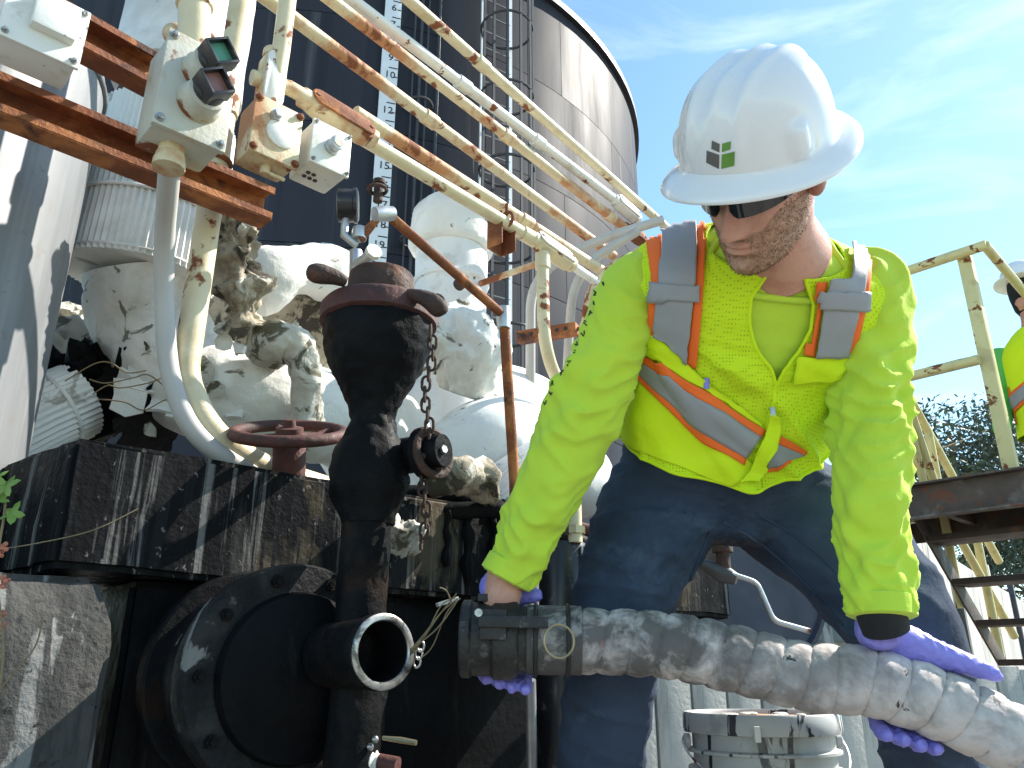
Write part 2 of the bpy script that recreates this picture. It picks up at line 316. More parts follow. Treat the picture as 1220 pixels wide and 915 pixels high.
MB().lathe([(TR - .02, TH - .02), (3, TH + .35), (.05, TH + .6)], TC, seg=48).build('roof', MT['tank_rim'], tank)
def tank_hit(px, py):
    r = ray(px, py); ox, oy = CAM.x - TC.x, CAM.y - TC.y
    a = r.x ** 2 + r.y ** 2; b = 2 * (ox * r.x + oy * r.y); c = ox * ox + oy * oy - TR * TR
    p = CAM + r * ((-b - math.sqrt(b * b - 4 * a * c)) / (2 * a)); return math.atan2(p.x - TC.x, -(p.y - TC.y)), p.z
# gauge board with numerals
ga, gz1 = tank_hit(463, 80); gz0 = tank_hit(443, 327)[1]
gn = V((math.sin(ga), -math.cos(ga), 0)); gt = V((math.cos(ga), math.sin(ga), 0))
gb0 = arc_pt(ga, TR + .10, gz0); GH = TH - gz0 + .2
gb = box(gb0 + Z * GH / 2, (gt, gn, Z), (.115, .02, GH / 2), .004).build('gauge_board', MT['gauge_white'], tank)
z12 = tank_hit(460, 138)[1]; z15 = tank_hit(452, 203)[1]; ft = (z12 - z15) / 3
def text_mesh(txt, size):
    cu = bpy.data.curves.new('t', 'FONT'); cu.body = txt; cu.size = size; cu.align_x = 'CENTER'; cu.align_y = 'CENTER'; cu.extrude = .002; cu.resolution_u = 2
    o = bpy.data.objects.new('t', cu); COL.objects.link(o); dg = bpy.context.evaluated_depsgraph_get()
    me = bpy.data.meshes.new_from_object(o.evaluated_get(dg)); vs = [v.co.copy() for v in me.vertices]; fs = [tuple(p.vertices) for p in me.polygons]
    bpy.data.objects.remove(o); bpy.data.meshes.remove(me); return vs, fs
for num in range(1, 21):
    zc = z12 - (num - 12) * ft
    if zc > gb0.z + GH - .1 or zc < gb0.z + .02: continue
    c = V((gb0.x, gb0.y, zc)) + gn * .023
    vs, fs = text_mesh(str(num), .155)
    mk('numeral', [c + gt * (v.x + .01) + Z * v.y + gn * v.z for v in vs], fs, MT['ink'], gb, smooth=False)
    m = MB()
    for q in range(2):
        m.box(c + Z * (-ft * q / 2 + ft * .42) + gt * (.085 if q else .05), (gt, gn, Z), (.025 if q else .06, .002, .007))
    m.build('tick_marks', MT['ink'], gb, smooth=False)
# caged ladder
la, _ = tank_hit(583, 110); lt = V((math.cos(la), math.sin(la), 0)); ln = V((math.sin(la), -math.cos(la), 0)); lb = arc_pt(la, TR + .2, 0)
lad = MB()
for s in (-1, 1): lad.box(lb + lt * .23 * s + Z * (TH / 2 + .8), (lt, ln, Z), (.032, .012, TH / 2 - .6), 0)
lad = lad.build('ladder', MT['gauge_white'], tank)
z = 1.4
while z < TH:
    MB().rod(lb + lt * .23 + Z * z, lb - lt * .23 + Z * z, .014, 6).build('rung', MT['ladder'], lad); z += .305
z = 3.2
while z < TH:
    MB().torus(lb + ln * .30 + Z * z, Z, .37, .02, 24, 6).build('cage_hoop', MT['steel_dark'], lad); z += 1.2
for k in range(7):
    th = math.pi * k / 6; e = lb + ln * (.30 + .37 * math.sin(th)) + lt * .37 * math.cos(th)
    MB().box(e + Z * (3.2 + (TH - 3.2) / 2), (lt, ln, Z), (.018, .012, (TH - 3.2) / 2)).build('cage_bar', MT['steel_dark'], lad)
# float cable conduits left of the ladder
for dx, px in enumerate((492, 500, 508, 521)):
    aa, _ = tank_hit(px, 60); b0 = arc_pt(aa, TR + .07, 0)
    MB().rod(b0 + Z * .3, b0 + Z * (TH - .2), .014 + .008 * (dx % 2), 8).build('cable_pipe', MT['steel_dark'], tank)
for zz in (3.5, 5.6, 7.7, 9.8):
    a1, _ = tank_hit(500, 60); MB().torus(arc_pt(a1, TR + .16, zz), Z, .17, .02, 20, 6).build('bracket', MT['steel_dark'], tank)

# ---------------------------------------------------------------- concrete trough wall, pier, black lower wall
C0 = P(90, 518, 1.45); zt = C0.z; zb = up(C0, 676).z
Cr = PZ(420, 575, zt); CU = (Cr - C0); CU.z = 0; CU.normalize(); CN = V((CU.y, -CU.x, 0))
Cl = PZ(15, 529, zt)
def prism(pts, z0, z1, jit=0, seg=1, mat=None):
    bm = bmesh.new(); lo = [bm.verts.new(V((p.x, p.y, z0))) for p in pts]; f = bm.faces.new(lo)
    r = bmesh.ops.extrude_face_region(bm, geom=[f])
    for v in r['geom']:
        if isinstance(v, bmesh.types.BMVert): v.co.z = z1
    bmesh.ops.recalc_face_normals(bm, faces=bm.faces[:])
    bmesh.ops.bevel(bm, geom=bm.edges[:], offset=.012, segments=2, affect='EDGES')
    if seg > 1:
        bmesh.ops.triangulate(bm, faces=bm.faces[:]); bmesh.ops.subdivide_edges(bm, edges=[e for e in bm.edges if e.calc_length() > .05], cuts=seg, use_grid_fill=True)
        bmesh.ops.subdivide_edges(bm, edges=[e for e in bm.edges if e.calc_length() > .05], cuts=2, use_grid_fill=True)
        for v in bm.verts:
            n = noise.noise_vector(v.co * 7) * jit + noise.noise_vector(v.co * 25) * jit * .5; v.co += n
    bm.verts.index_update(); m = MB().add([v.co.copy() for v in bm.verts], [tuple(v.index for v in f.verts) for f in bm.faces]); bm.free(); return m
CE = C0 + CU * 2.05
curb = prism([C0, CE, CE - CN * .42, Cl - CN * .30], zb, zt, .006, 5).build('concrete_beam', MT['curb'])
tag(curb, 'black tar streaked concrete beam running beneath the white lagged pipes', 'concrete beam')
wq = C0 + CU * .16 - CN * .07; we = CE - CN * .07
lw = prism([wq, we, we - CN * .25, wq - CN * .25], 0, zb - .002, .006, 4).build('tarred_wall', MT['tar_plain'])
tag(lw, 'black tarred wall recessed below the streaked concrete beam', 'wall')
for k in range(9):       # tar runs standing proud on the beam face
    a = C0 + CU * (.86 + .062 * k + random.uniform(-.02, .02)) + CN * .004
    m = MB(); w = random.uniform(.008, .02); h0 = zt - random.uniform(.0, .03); h1 = zb + random.uniform(0, .09)
    m.tube([V((a.x, a.y, h0 + (h1 - h0) * q / 8)) + CU * .004 * math.sin(q * 1.7 + k) for q in range(9)], [w * (.7 + .3 * math.sin(q * 2.1 + k) + .02 * q) for q in range(9)], 8)
    m.build('tar_run', MT['tar_plain'], curb)
pr = P(138, 745, 1.40); pzt = up(pr, 690).z
pier = prism([pr, pr - CN * .34, pr - CU * .75 - CN * .34, pr - CU * .75], 0, pzt, .008, 5)
for v in pier.v:
    if v.z > pzt - .09: v += -CN * .0 + (-CU * .035 - CN * .03) * ((v.z - pzt + .09) / .09)
tag(pier.build('concrete_pier', MT['pier']), 'rough grey stained concrete pier holding the end of the black beam', 'pier')

# ---------------------------------------------------------------- aluminium clad column at the left
ce = P(113, 175, 2.1); pl = V((-ce.y, ce.x, 0)).normalized()
if pl.x > 0: pl = -pl
cc = ce + pl * .36; cc.z = 0
colm = thing('clad_column', 'plain grey aluminium clad column in front of the white corrugated pipe', 'column', cc)
ctop = up(ce, 118).z
m = MB().lathe([(.36, 0), (.36, .8), (.36, ctop)], cc, seg=64); m.build('jacket', MT['alu'], colm)
MB().torus(cc + Z * (ctop - .03), Z, .362, .008, 64, 8).build('band', MT['alu'], colm)
MB().torus(cc + Z * .62, Z, .362, .006, 64, 8).build('band', MT['alu'], colm)

# ---------------------------------------------------------------- rusty channel rails
def channel(a, b, h, fl, th=.005):
    """open side faces N"""
    d = (b - a).normalized(); w = V((d.y, -d.x, 0)); m = MB(); c = (a + b) / 2; L = (b - a).length / 2
    m.box(c - w * fl, (d, w, Z), (L, th / 2, h / 2)); m.box(c - w * fl / 2 + Z * h / 2, (d, w, Z), (L, fl / 2, th / 2), .001); m.box(c - w * fl / 2 - Z * h / 2, (d, w, Z), (L, fl / 2, th / 2), .001)
    m.box(c + Z * (h / 2 - .008), (d, w, Z), (L - .001, th / 2, .008)); m.box(c - Z * (h / 2 - .008), (d, w, Z), (L - .001, th / 2, .008)); return m
rb0 = P(-60, 84, 1.44); rb1 = PZ(326, 243, rb0.z)
railB = channel(rb0, rb1, .082, .055).build('support_rail', MT['rust']); tag(railB, 'rusty steel channel rail carrying the grey control boxes at its end', 'rail')
ra0 = P(30, -5, 1.62); ra1 = PZ(196, 88, ra0.z)
railA = channel(ra0, ra1, .088, .055).build('support_rail', MT['rust']); tag(railA, 'short upper rusty channel rail above the longer rusty rail', 'rail')
BU = (rb1 - rb0).normalized(); BN = V((BU.y, -BU.x, 0)); BA = (BU, BN, Z)
hang = P(84, 60, 1.62)

# ---------------------------------------------------------------- boxes
def screws(parent, pts, ax, r=.006, mat='steel'):
    for p in pts: MB().lathe([(r * 1.5, 0), (r * 1.5, .003), (r, .003), (r, .008), (r * .6, .010)], p, ax, 8).build('screw', MT[mat], parent)
# small white box, top left
b1 = P(46, 44, 1.47)
t = thing('junction_box', 'white enamel junction box with raised lid on the rusty rails', 'junction box', b1 - Z * .06)
bw = (.062, .042, .062)
box(b1, BA, bw, .006).build('body', MT['box_white'], t)
box(b1 + BN * .045, BA, (.066, .004, .066), .003).build('cover', MT['box_white'], t)
box(b1 + BN * .058 + BU * .012 + Z * .008, BA, (.036, .012, .034), .005).build('hasp_plate', MT['box_white'], t)
screws(t, [b1 + BN * .049 + BU * .055 * a + Z * .055 * b for a in (-1, 1) for b in (-1, 1)], BN, .004)
# control station with two selector knobs
b2 = P(220, 126, 1.58)
t = thing('control_station', 'grey cast control box with two black selector knobs', 'control box', b2 - Z * .12)
bm_ = MB().box(b2, BA, (.066, .050, .105), .010); bm_.build('housing', MT['box_grey'], t)
box(b2 + BN * .056, BA, (.070, .007, .110), .004).build('cover', MT['box_grey'], t)
screws(t, [b2 + BN * .063 + BU * .058 * a + Z * .096 * b for a in (-1, 1) for b in (-1, 1)], BN, .006)
for zz, lens in ((.040, 'green_lens'), (-.030, 'red_lens')):
    c = b2 + BN * .063 + Z * zz + BU * .005
    k = MB().lathe([(.042, 0), (.042, .012), (.037, .018), (.036, .045), (.030, .048)], c, BN, 28).build('selector', MT['box_grey'], t)
    c2 = c + BN * .045
    MB().lathe([(.030, 0), (.030, .012), (.025, .016)], c2, BN, 24).build('knob_base', MT['black_plastic'], k)
    hd = MB(); ax2 = (BU * .8 + Z * .6).normalized(); ay2 = (Z * .8 - BU * .6).normalized(); cc2 = c2 + BN * .026
    fr = [(1, 1), (1, -1), (-1, -1), (-1, 1)]
    for q in range(4):
        a1 = fr[q]; a2 = fr[(q + 1) % 4]; p1 = cc2 + ax2 * .023 * a1[0] + ay2 * .023 * a1[1]; p2 = cc2 + ax2 * .023 * a2[0] + ay2 * .023 * a2[1]
        hd.box((p1 + p2) / 2, ((p2 - p1).normalized(), BN, BN.cross((p2 - p1).normalized())), (.025, .019, .0024), .001)
    hd.build('knob', MT['black_plastic'], k)
    box(cc2 + BN * .002, (ax2, BN, ay2), (.022, .003, .022), .001).build('colour_disc', MT[lens], k)
MB().lathe([(.024, 0), (.024, .02), (.020, .022)], b2 - Z * .105 - BU * .01, -Z, 20).build('hub', MT['cream_rust'], t)
# cast box behind the thick conduit
b3 = P(318, 168, 1.92)
t = thing('outlet_box', 'rust stained cream cast box with round toggle plate', 'outlet box', b3 - Z * .1)
MB().box(b3, BA, (.058, .042, .075), .010).build('housing', MT['cream_rust'], t)
box(b3 + BN * .046, BA, (.062, .006, .079), .004).build('cover', MT['cream_rust'], t)
MB().lathe([(.038, 0), (.038, .006), (.034, .009)], b3 + BN * .051 + BU * .01 - Z * .005, BN, 28).build('toggle_plate', MT['white_pipe'], t)
k = MB().lathe([(.016, 0), (.016, .012), (.012, .012), (.012, .022)], b3 + BN * .056 + Z * .035 - BU * .01, BN, 6).build('toggle_nut', MT['galv'], t)
screws(t, [b3 + BN * .052 + BU * .053 * a + Z * .068 * b for a in (-1, 1) for b in (-1, 1)], BN, .007, 'rust')
MB().rod(b3 - Z * .075 + BN * .01, b3 - Z * .10 + BN * .01, .012).build('drain_plug', MT['cream_rust'], t)
MB().rod(b3 - Z * .092 + BN * .01, b3 - Z * .092 + BN * .01 + BU * .05, .005).build('drain_pin', MT['cream'], t)
# push button box
b4 = P(380, 189, 2.02)
t = thing('push_button_box', 'small white push button box hanging under the pipe fitting', 'button box', b4 - Z * .08)
MB().box(b4, BA, (.052, .052, .06), .008).build('housing', MT['box_white'], t)
box(b4 + BN * .056, BA, (.055, .005, .063), .004).build('cover', MT['box_white'], t)
k = MB().lathe([(.021, 0), (.021, .008), (.017, .01), (.017, .024), (.019, .024), (.019, .032), (.015, .034)], b4 + BN * .061, BN, 24).build('push_button', MT['galv'], t)
MB().lathe([(.0135, 0), (.0135, .002)], b4 + BN * .095, BN, 20).build('button_disc', MT['box_grey'], k)
screws(t, [b4 + BN * .061 + BU * .047 * a + Z * .054 * b for a in (-1, 1) for b in (-1, 1)], BN, .0035)
for q in range(5): MB().lathe([(.006, 0), (.006, .002)], b4 - Z * .060 + BU * (-.03 + .015 * (q % 3)) + BN * (-.01 + .02 * (q // 3)), -Z, 8).build('knockout_hole', MT['ink'], t)
MB().lathe([(.014, 0), (.014, .035)], b4 + Z * .058, Z, 16).build('nipple', MT['box_white'], t)

# ---------------------------------------------------------------- conduits
def conduit_body(parent, c, d, face, L=.085, w=.028, mat='cream', cover='cream'):
    d = d.normalized(); face = (face - d * face.dot(d)).normalized(); s = d.cross(face)
    b = stadium(c, d, s, face, L, w, .026, .008).build('conduit_body', MT[mat], parent)
    stadium(c + face * .028, d, s, face, L - .004, w - .002, .0035, .002).build('cover_plate', MT[cover], b)
    for q in (-1, 1): MB().lathe([(.006, 0), (.006, .003)], c + face * .0315 + d * (L - .018) * q, face, 8).build('screw', MT['rust'], b)
    for q in (-1, 1): MB().lathe([(.027, 0), (.027, .02), (.022, .022)], c + d * (L - .008) * q, d * q, 18).build('hub', MT[mat], b)
    return b
def horiz(p0, d0, p1, ext=0):
    a = P(*p0, d0); b = PZ(*p1, a.z); return a, b + (b - a).normalized() * ext
def conduit(name, label, pts, r, mat, coup=(), seg=18, fil=0, group=None, cat='pipe'):
    pts = [V(p) for p in pts]
    base = min(pts, key=lambda p: p.z)
    t = thing(name, label, cat, base, group)
    path = fillet(pts, fil, 10) if fil else pts
    MB().tube(path, r, seg).build('pipe', MT[mat], t)
    for f in coup:
        # coupling at fraction f of total length
        L = [(path[i + 1] - path[i]).length for i in range(len(path) - 1)]; q = f * sum(L); i = 0
        while i < len(L) - 1 and q > L[i]: q -= L[i]; i += 1
        d = (path[i + 1] - path[i]).normalized(); c = path[i] + d * q
        MB().lathe([(r + .001, -.03), (r + .005, -.028), (r + .005, .028), (r + .001, .03)], c, d, seg).build('coupling', MT[mat], t)
    return t
A0, A1 = horiz((495, 7), 2.75, (760, 241), .4); A00 = A0 - (A1 - A0).normalized() * .5
conduit('overhead_pipe', 'uppermost pale cream pipe of the rack, crossing above all others', [A00, A1], .021, 'cream', (.35,))
B0, B1 = horiz((423, 3), 2.60, (732, 238)); B00 = B0 - (B1 - B0).normalized() * .5
tb = conduit('overhead_pipe', 'clean white overhead pipe ending in an oval fitting', [B00, B1], .021, 'white_pipe', (.5, .72))
C_0, C_1 = horiz((398, 3), 2.52, (748, 274)); C00 = C_0 - (C_1 - C_0).normalized() * .5
tcn = conduit('overhead_pipe', 'rust mottled cream pipe just under the clean white overhead pipe', [C00, C_1], .021, 'cream_rust', (.6, .93))
D0, D1 = horiz((343, 17), 2.30, (731, 305)); D00 = D0 - (D1 - D0).normalized() * .4
td = conduit('overhead_pipe', 'rust banded pipe crossing between the fitting pipes and the upper pair', [D00, D1], .021, 'cream_rust', (.45, .97))
RD = (A1 - A0).normalized(); RN = V((RD.y, -RD.x, 0))
conduit_body(tb, B1 + RD * .10, RD, RN + Z * .3, .10, .030, 'white_pipe', 'white_pipe')
conduit_body(tcn, C_1 + RD * .06, RD, RN + Z * .2, .08, .028, 'rust', 'rust')
E1a, E1b = horiz((423, 134), 2.28, (652, 281), .5)
te1 = conduit('fitting_pipe', 'cream pipe behind the push button box pipe, rusty near its start', [E1a, E1b], .021, 'cream_rust', (.55,))
E2a, E2b = horiz((426, 161), 2.18, (640, 288))
te2 = conduit('fitting_pipe', 'cream pipe running from the rust edged oval fitting to the drop pipe', [E2a, E2b], .021, 'cream', (.93,))
conduit_body(te2, P(404, 142, 2.12), E2b - E2a, BN + Z * .35, .105, .032, 'cream_rust', 'rust')
# fitting at right end with drop pipe
fb = E2b + RD * .03
drop = conduit('drop_pipe', 'cream drop pipe bending right beside the green sleeve', [fb - Z * .02, V((fb.x, fb.y, up(fb, 430).z)), P(690, 490, 2.85)], .021, 'cream', (.06,), fil=.16)
conduit_body(drop, fb + RD * .06, RD, RN + Z * .5, .11, .034, 'cream', 'white_pipe')
conduit('fitting_pipe', 'thin cream pipe leaving the drop fitting towards the sleeve', [fb + RD * .15, fb + RD * .75], .016, 'white_pipe')
conduit('brace_pipe', 'slim stained cream pipe crossing level behind the drop pipe', [P(572, 338, 3.05), P(648, 311, 2.9)], .012, 'cream_rust')
# rusty hanger on the double pipe
h = P(598, 264, 2.62)
t = thing('pipe_hanger', 'rusty slotted pipe hanger clamped on the double cream pipe', 'pipe hanger', h - Z * .12)
hm = MB(); hm.box(h - Z * .045 - RN * .03, (RD, RN, Z), (.035, .004, .06), .002); hm.box(h - Z * .045 + RD * .035, (RD, RN, Z), (.003, .03, .06), .002); hm.box(h - Z * .045 - RD * .035, (RD, RN, Z), (.003, .03, .06), .002)
hm.build('strut', MT['rust'], t); MB().torus(h + RN * .02, RD, .026, .006, 20, 8).build('clamp', MT['rust'], t); MB().rod(h + RN * .02, h + RN * .02 + Z * .06, .006).build('bolt', MT['rust'], t)
# grey conduits behind, bending down
def bent(pts, r, mat, label): return conduit('bent_conduit', label, [P(*q) for q in pts], r, mat, fil=.18)
bent([(790, 262, 3.3), (705, 288, 3.3), (632, 330, 3.25), (632, 470, 3.2), (632, 600, 3.1)], .020, 'grey_pvc', 'grey conduit farthest behind the strut, bending down from the rack')
bent([(760, 275, 3.2), (684, 322, 3.15), (676, 420, 3.1), (674, 560, 3.05)], .018, 'grey_pvc', 'grey conduit clamped to the middle of the short rusty strut')
bent([(770, 295, 3.12), (706, 330, 3.1), (692, 410, 3.05), (688, 560, 3.0)], .018, 'cream_rust', 'rust stained conduit at the free end of the short strut')
s0 = P(618, 403, 3.02); s1 = P(688, 392, 2.92)
t = thing('strut_channel', 'short rusty perforated strut holding the bent conduits', 'strut', s0)
sd = (s1 - s0).normalized(); sw = V((sd.y, -sd.x, 0)); box((s0 + s1) / 2, (sd, sw, Z), ((s1 - s0).length / 2, .02, .022), .002).build('bar', MT['rust'], t)
for q in range(6): MB().lathe([(.008, 0), (.008, .003)], s0 + sd * (.025 + .035 * q) + sw * .019, sw, 10).build('hole', MT['ink'], t)
MB().rod(s1, s1 + sd * .03, .007).build('bolt', MT['rust'], t)

# vertical conduits through the boxes
v1 = P(227, 400, 1.78); v1t = up(v1, -60)
thick = conduit('riser_pipe', 'thick cream riser sweeping down past the boxes to the black beam', [v1t, v1, up(v1, 450), P(252, 520, 1.74), P(318, 560, 1.80), P(400, 585, 1.95)], .029, 'cream', (.30,), seg=22, fil=.12)
MB().torus(up(v1, 192), Z + X * .15, .032, .007, 20, 8).build('clamp', MT['rust'], thick)
flex = conduit('flexible_conduit', 'grey flexible conduit dropping from the knobbed control box', [b2 - Z * .12 - BU * .01, P(194, 300, 1.74), P(199, 440, 1.72), P(228, 520, 1.70), P(300, 565, 1.76)], .021, 'grey_pvc', seg=20, fil=.14)
MB().lathe([(.030, 0), (.030, .016), (.027, .018), (.027, .03), (.022, .032)], b2 - Z * .152 - BU * .01, Z, 14).build('gland_nut', MT['cream_rust'], flex)
r2 = P(335, 60, 1.98)
ris = conduit('riser_pipe', 'cream riser with white cover plate entering the rust stained box', [up(r2, -60), r2, b3 + Z * .075], .022, 'cream')
conduit_body(ris, P(322, 100, 1.96), (up(r2, 0) - r2), BN, .085, .028, 'cream_rust', 'white_pipe')
conduit('link_pipe', 'short cream link pipe between riser and rust edged fitting', [P(300, 92, 1.93), P(345, 105, 1.99), P(392, 132, 2.10)], .019, 'cream_rust')
# cream pipe with knob above control station
e0 = P(232, -20, 1.66); el = conduit('riser_pipe', 'wide cream stub pipe with rusty collar above the knobbed control box', [up(e0, -80), e0, b2 + Z * .1 + BU * .005], .032, 'cream', (.5,))
MB().sphere(P(210, 42, 1.70), .028, 18, 12, (1, 1, .8)).build('plug', MT['cream_rust'], el)
MB().torus(P(236, 48, 1.70), Z, .032, .008, 20, 8).build('collar', MT['rust'], el)

# ---------------------------------------------------------------- lagged (insulated) pipes
def corrug(k, amp): return lambda L, th, p: amp * math.cos(k * th)
def lump(amp, s, s2=0): return lambda L, th, p: amp * noise.noise(p * s) + amp * .5 * noise.noise(p * s * 2.7 + V((9, 3, 1))) + (amp * .25 * noise.noise(p * s * 7) if s2 else 0)
def dense(pts, n): return [V(p) for p in cr([tuple(p) for p in pts], n)]
L0 = P(165, 332, 2.32); L1 = P(203, 150, 2.46)
t = thing('lagged_riser', 'white corrugated metal clad riser pipe behind the grey flexible conduit', 'insulated pipe', L0 - Z * .02)
MB().tube([L0, L0 * .66 + L1 * .34, L0 * .33 + L1 * .67, L1], [.208, .205, .198, .19], 420, disp=corrug(70, .0035)).build('cladding', MT['clad'], t)
ml = L0 * .62 + L1 * .38; MB().torus(ml, L1 - L0, .2085, .006, 64, 8).build('band', MT['clad'], t)
MB().torus(L0 + (L1 - L0) * .03, L1 - L0, .207, .005, 64, 8).build('band', MT['clad'], t)
L2 = L1 + (L1 - L0).normalized() * .10
MB().tube(dense([L1 - Z * .03, L1 + Z * .04, L2, L2 + Z * .04], 10), .15, 48, disp=lump(.03, 9)).build('lagging', MT['rubble'], t)
L3 = up(L2, -140)
MB().tube(dense([L2 + Z * .02, L2 * .5 + L3 * .5, L3], 30), .19, 96, disp=lump(.004, 6)).build('upper_jacket', MT['clad'], t)
# plaster elbow below it
ep = [L0 + Z * .03, P(180, 385, 2.34), P(225, 448, 2.30), P(320, 482, 2.34), P(420, 505, 2.6), P(470, 520, 2.9)]
t = thing('lagged_elbow', 'cracked white plaster covered elbow under the corrugated riser', 'insulated pipe', P(230, 520, 2.3))
MB().tube(dense(ep, 90), [(.165 - .02 * math.sin(i / 89 * 3)) for i in range(90)], 84, disp=lump(.018, 6, 1)).build('plaster', MT['plaster'], t)
for q in range(16):     # broken shells and flakes standing off the plaster
    c = P(random.uniform(150, 300), random.uniform(390, 520), 2.14 + random.uniform(-.03, .05)); m = MB()
    n1 = V((random.uniform(-1, 1), -1, random.uniform(-.6, .8))).normalized(); a = n1.cross(Z).normalized(); b = n1.cross(a); s = random.uniform(.02, .055)
    ring = [c + (a * math.cos(w) + b * math.sin(w)) * s * random.uniform(.6, 1.2) + n1 * random.uniform(-.008, .012) for w in [k * math.pi / 4 for k in range(8)]]
    m.loft([ring, [p + n1 * .010 for p in ring]]); m.build('flake', MT['plaster' if q % 3 else 'plaster_old'], t)
for q in range(4):      # loose wires
    a = P(random.uniform(70, 120), random.uniform(430, 500), 2.05); pts = [a + V((.05 * k + random.uniform(-.02, .02), 0, random.uniform(-.03, .03))) for k in range(5)]
    MB().tube(dense(pts, 20), .0018, 6).build('lagging_wire', MT['stem'], t)
# black filler of the broken hollow and corrugated stub at lower left of the elbow
ds = [P(60, 500, 2.12), P(20, 520, 2.02), P(-30, 545, 1.95)]
t = thing('lagged_stub', 'small corrugated clad pipe stub between grey column and plaster elbow', 'insulated pipe', P(40, 560, 2.0))
MB().tube([P(92, 478, 2.2), P(40, 500, 2.1), P(-20, 530, 2.0)], [.105, .105, .105], 240, disp=corrug(40, .003)).build('cladding', MT['clad'], t)
MB().torus(P(64, 490, 2.15), P(92, 478, 2.2) - P(-20, 530, 2.0), .108, .007, 40, 8).build('band', MT['clad'], t)
MB().tube(dense([P(70, 470, 2.3), P(110, 460, 2.3), P(150, 470, 2.3), P(190, 500, 2.25)], 30), [.11 + .03 * math.sin(i * .7) for i in range(30)], 60, disp=lump(.07, 17, 1)).build('hollow_shade', MT['tar'], t)  # near-black lump stands in for the shade inside the hollow
MB().tube(dense([P(60, 380, 2.5), P(90, 410, 2.45), P(110, 470, 2.4)], 20), .09, 40, disp=lump(.04, 9, 1)).build('lagging', MT['plaster_old'], t)
# broken insulation hanging beside the thick riser
t = tag(MB().tube(dense([P(272, 215, 2.12), P(277, 270, 2.12), P(285, 330, 2.14), P(292, 388, 2.16)], 40), [.048 + .012 * math.sin(i * .5) for i in range(40)], 60, disp=lump(.045, 24, 1)).build('torn_insulation', MT['rubble'], ang=180), 'torn brown insulation hanging beside the thick cream riser', 'insulation')
# big horizontal lagged pipe
g0 = P(300, 385, 2.62); g1 = P(470, 455, 3.5)
t = thing('lagged_main', 'large white clad horizontal pipe behind the black funnel', 'insulated pipe', P(380, 470, 2.8))
gd = (g1 - g0).normalized()
MB().tube([g0 + gd * .10, g0 + gd * .7, g0 + gd * 1.5], .285, 420, disp=corrug(90, .0035)).build('cladding', MT['clad'], t)
MB().torus(g0 + gd * .16, gd, .288, .008, 64, 8).build('band', MT['clad'], t)
MB().tube(dense([g0 + gd * .02, g0 + gd * .05, g0 + gd * .10, g0 + gd * .14], 20), [.20 + .07 * min(1, i / 8) for i in range(20)], 120, disp=lump(.035, 14, 1)).build('broken_edge', MT['rubble'], t)
MB().tube(dense([P(296, 345, 2.36), P(345, 322, 2.44), P(395, 328, 2.62), P(430, 345, 2.85)], 40), [.085 + .012 * math.sin(i * .3) for i in range(40)], 60, disp=lump(.012, 9, 1)).build('plaster_cover', MT['plaster'], t)
arch = MB().tube(dense([P(312, 425, 2.22), P(330, 408, 2.18), P(352, 412, 2.18), P(366, 445, 2.18), P(364, 500, 2.2)], 40), [.05 + .012 * math.sin(i * .16) for i in range(40)], 40, disp=lump(.018, 12, 1))
arch.build('plaster_collar', MT['plaster_old'], t)
# lower white mass to the right of the funnel
t = thing('lagged_bend', 'smooth white wrapped pipe bend beside the thin rusty drain pipe', 'insulated pipe', P(580, 600, 2.5))
MB().tube(dense([P(520, 640, 2.45), P(545, 560, 2.5), P(590, 525, 2.56), P(640, 545, 2.75), P(690, 575, 3.0)], 60), .145, 72, disp=lump(.008, 6)).build('wrap', MT['wrap'], t)
MB().tube([P(560, 610, 2.28), P(600, 575, 2.34), P(640, 548, 2.42)], .06, 160, disp=corrug(26, .003)).build('clad_sleeve', MT['clad'], t)
t = thing('lagged_wall_pipe', 'wide white lagged pipe filling the gap between funnel and rusty drain pipe', 'insulated pipe', P(480, 560, 2.9))
MB().tube(dense([P(400, 570, 2.9), P(480, 520, 3.0), P(560, 500, 3.2), P(640, 520, 3.5)], 40), .25, 84, disp=lump(.012, 5)).build('wrap', MT['wrap'], t)
# wrapped vertical column with rough top
vb = P(533, 470, 3.0)
t = thing('wrapped_column', 'vertical white wrapped pipe with rough octagonal top below the double pipe', 'insulated pipe', V((vb.x, vb.y, 0)))
vt = up(vb, 262).z
MB().tube(dense([V((vb.x, vb.y, .0)), V((vb.x, vb.y, .8)), V((vb.x, vb.y, vt - .2)), V((vb.x, vb.y, vt))], 50), .142, 72, disp=lump(.006, 6)).build('wrap', MT['wrap'], t)
MB().tube(dense([V((vb.x, vb.y, vt - .16)), V((vb.x, vb.y, vt - .05)), V((vb.x, vb.y, vt + .015)), V((vb.x, vb.y, vt + .06))], 18), [.15, .165, .17, .172, .172, .17, .17, .168, .165, .165, .16, .16, .155, .15, .145, .13, .11, .07], 8 * 6, disp=lump(.012, 9, 1)).build('rough_cap', MT['plaster'], t)
for q in range(3): MB().torus(V((vb.x, vb.y, vt - .3 - .16 * q)), Z, .142, .012, 40, 8).build('wrap_edge', MT['wrap'], t)
lumpb = MB().tube(dense([P(520, 388, 2.66), P(545, 405, 2.62), P(560, 430, 2.6), P(548, 470, 2.6)], 34), [.07 + .055 * math.sin(i / 33 * 3.1) for i in range(34)], 60, disp=lump(.035, 9, 1)).build('plaster_joint', MT['plaster'], ang=180)
tag(lumpb, 'lumpy weathered plaster joint at the foot of the wrapped column', 'insulation')
MB().lathe([(.022, 0), (.022, .03), (.014, .034), (.014, .05)], P(546, 340, 2.80), V((.6, -.8, .1)), 12).build('drain_cock', MT['rust_dark'], t)

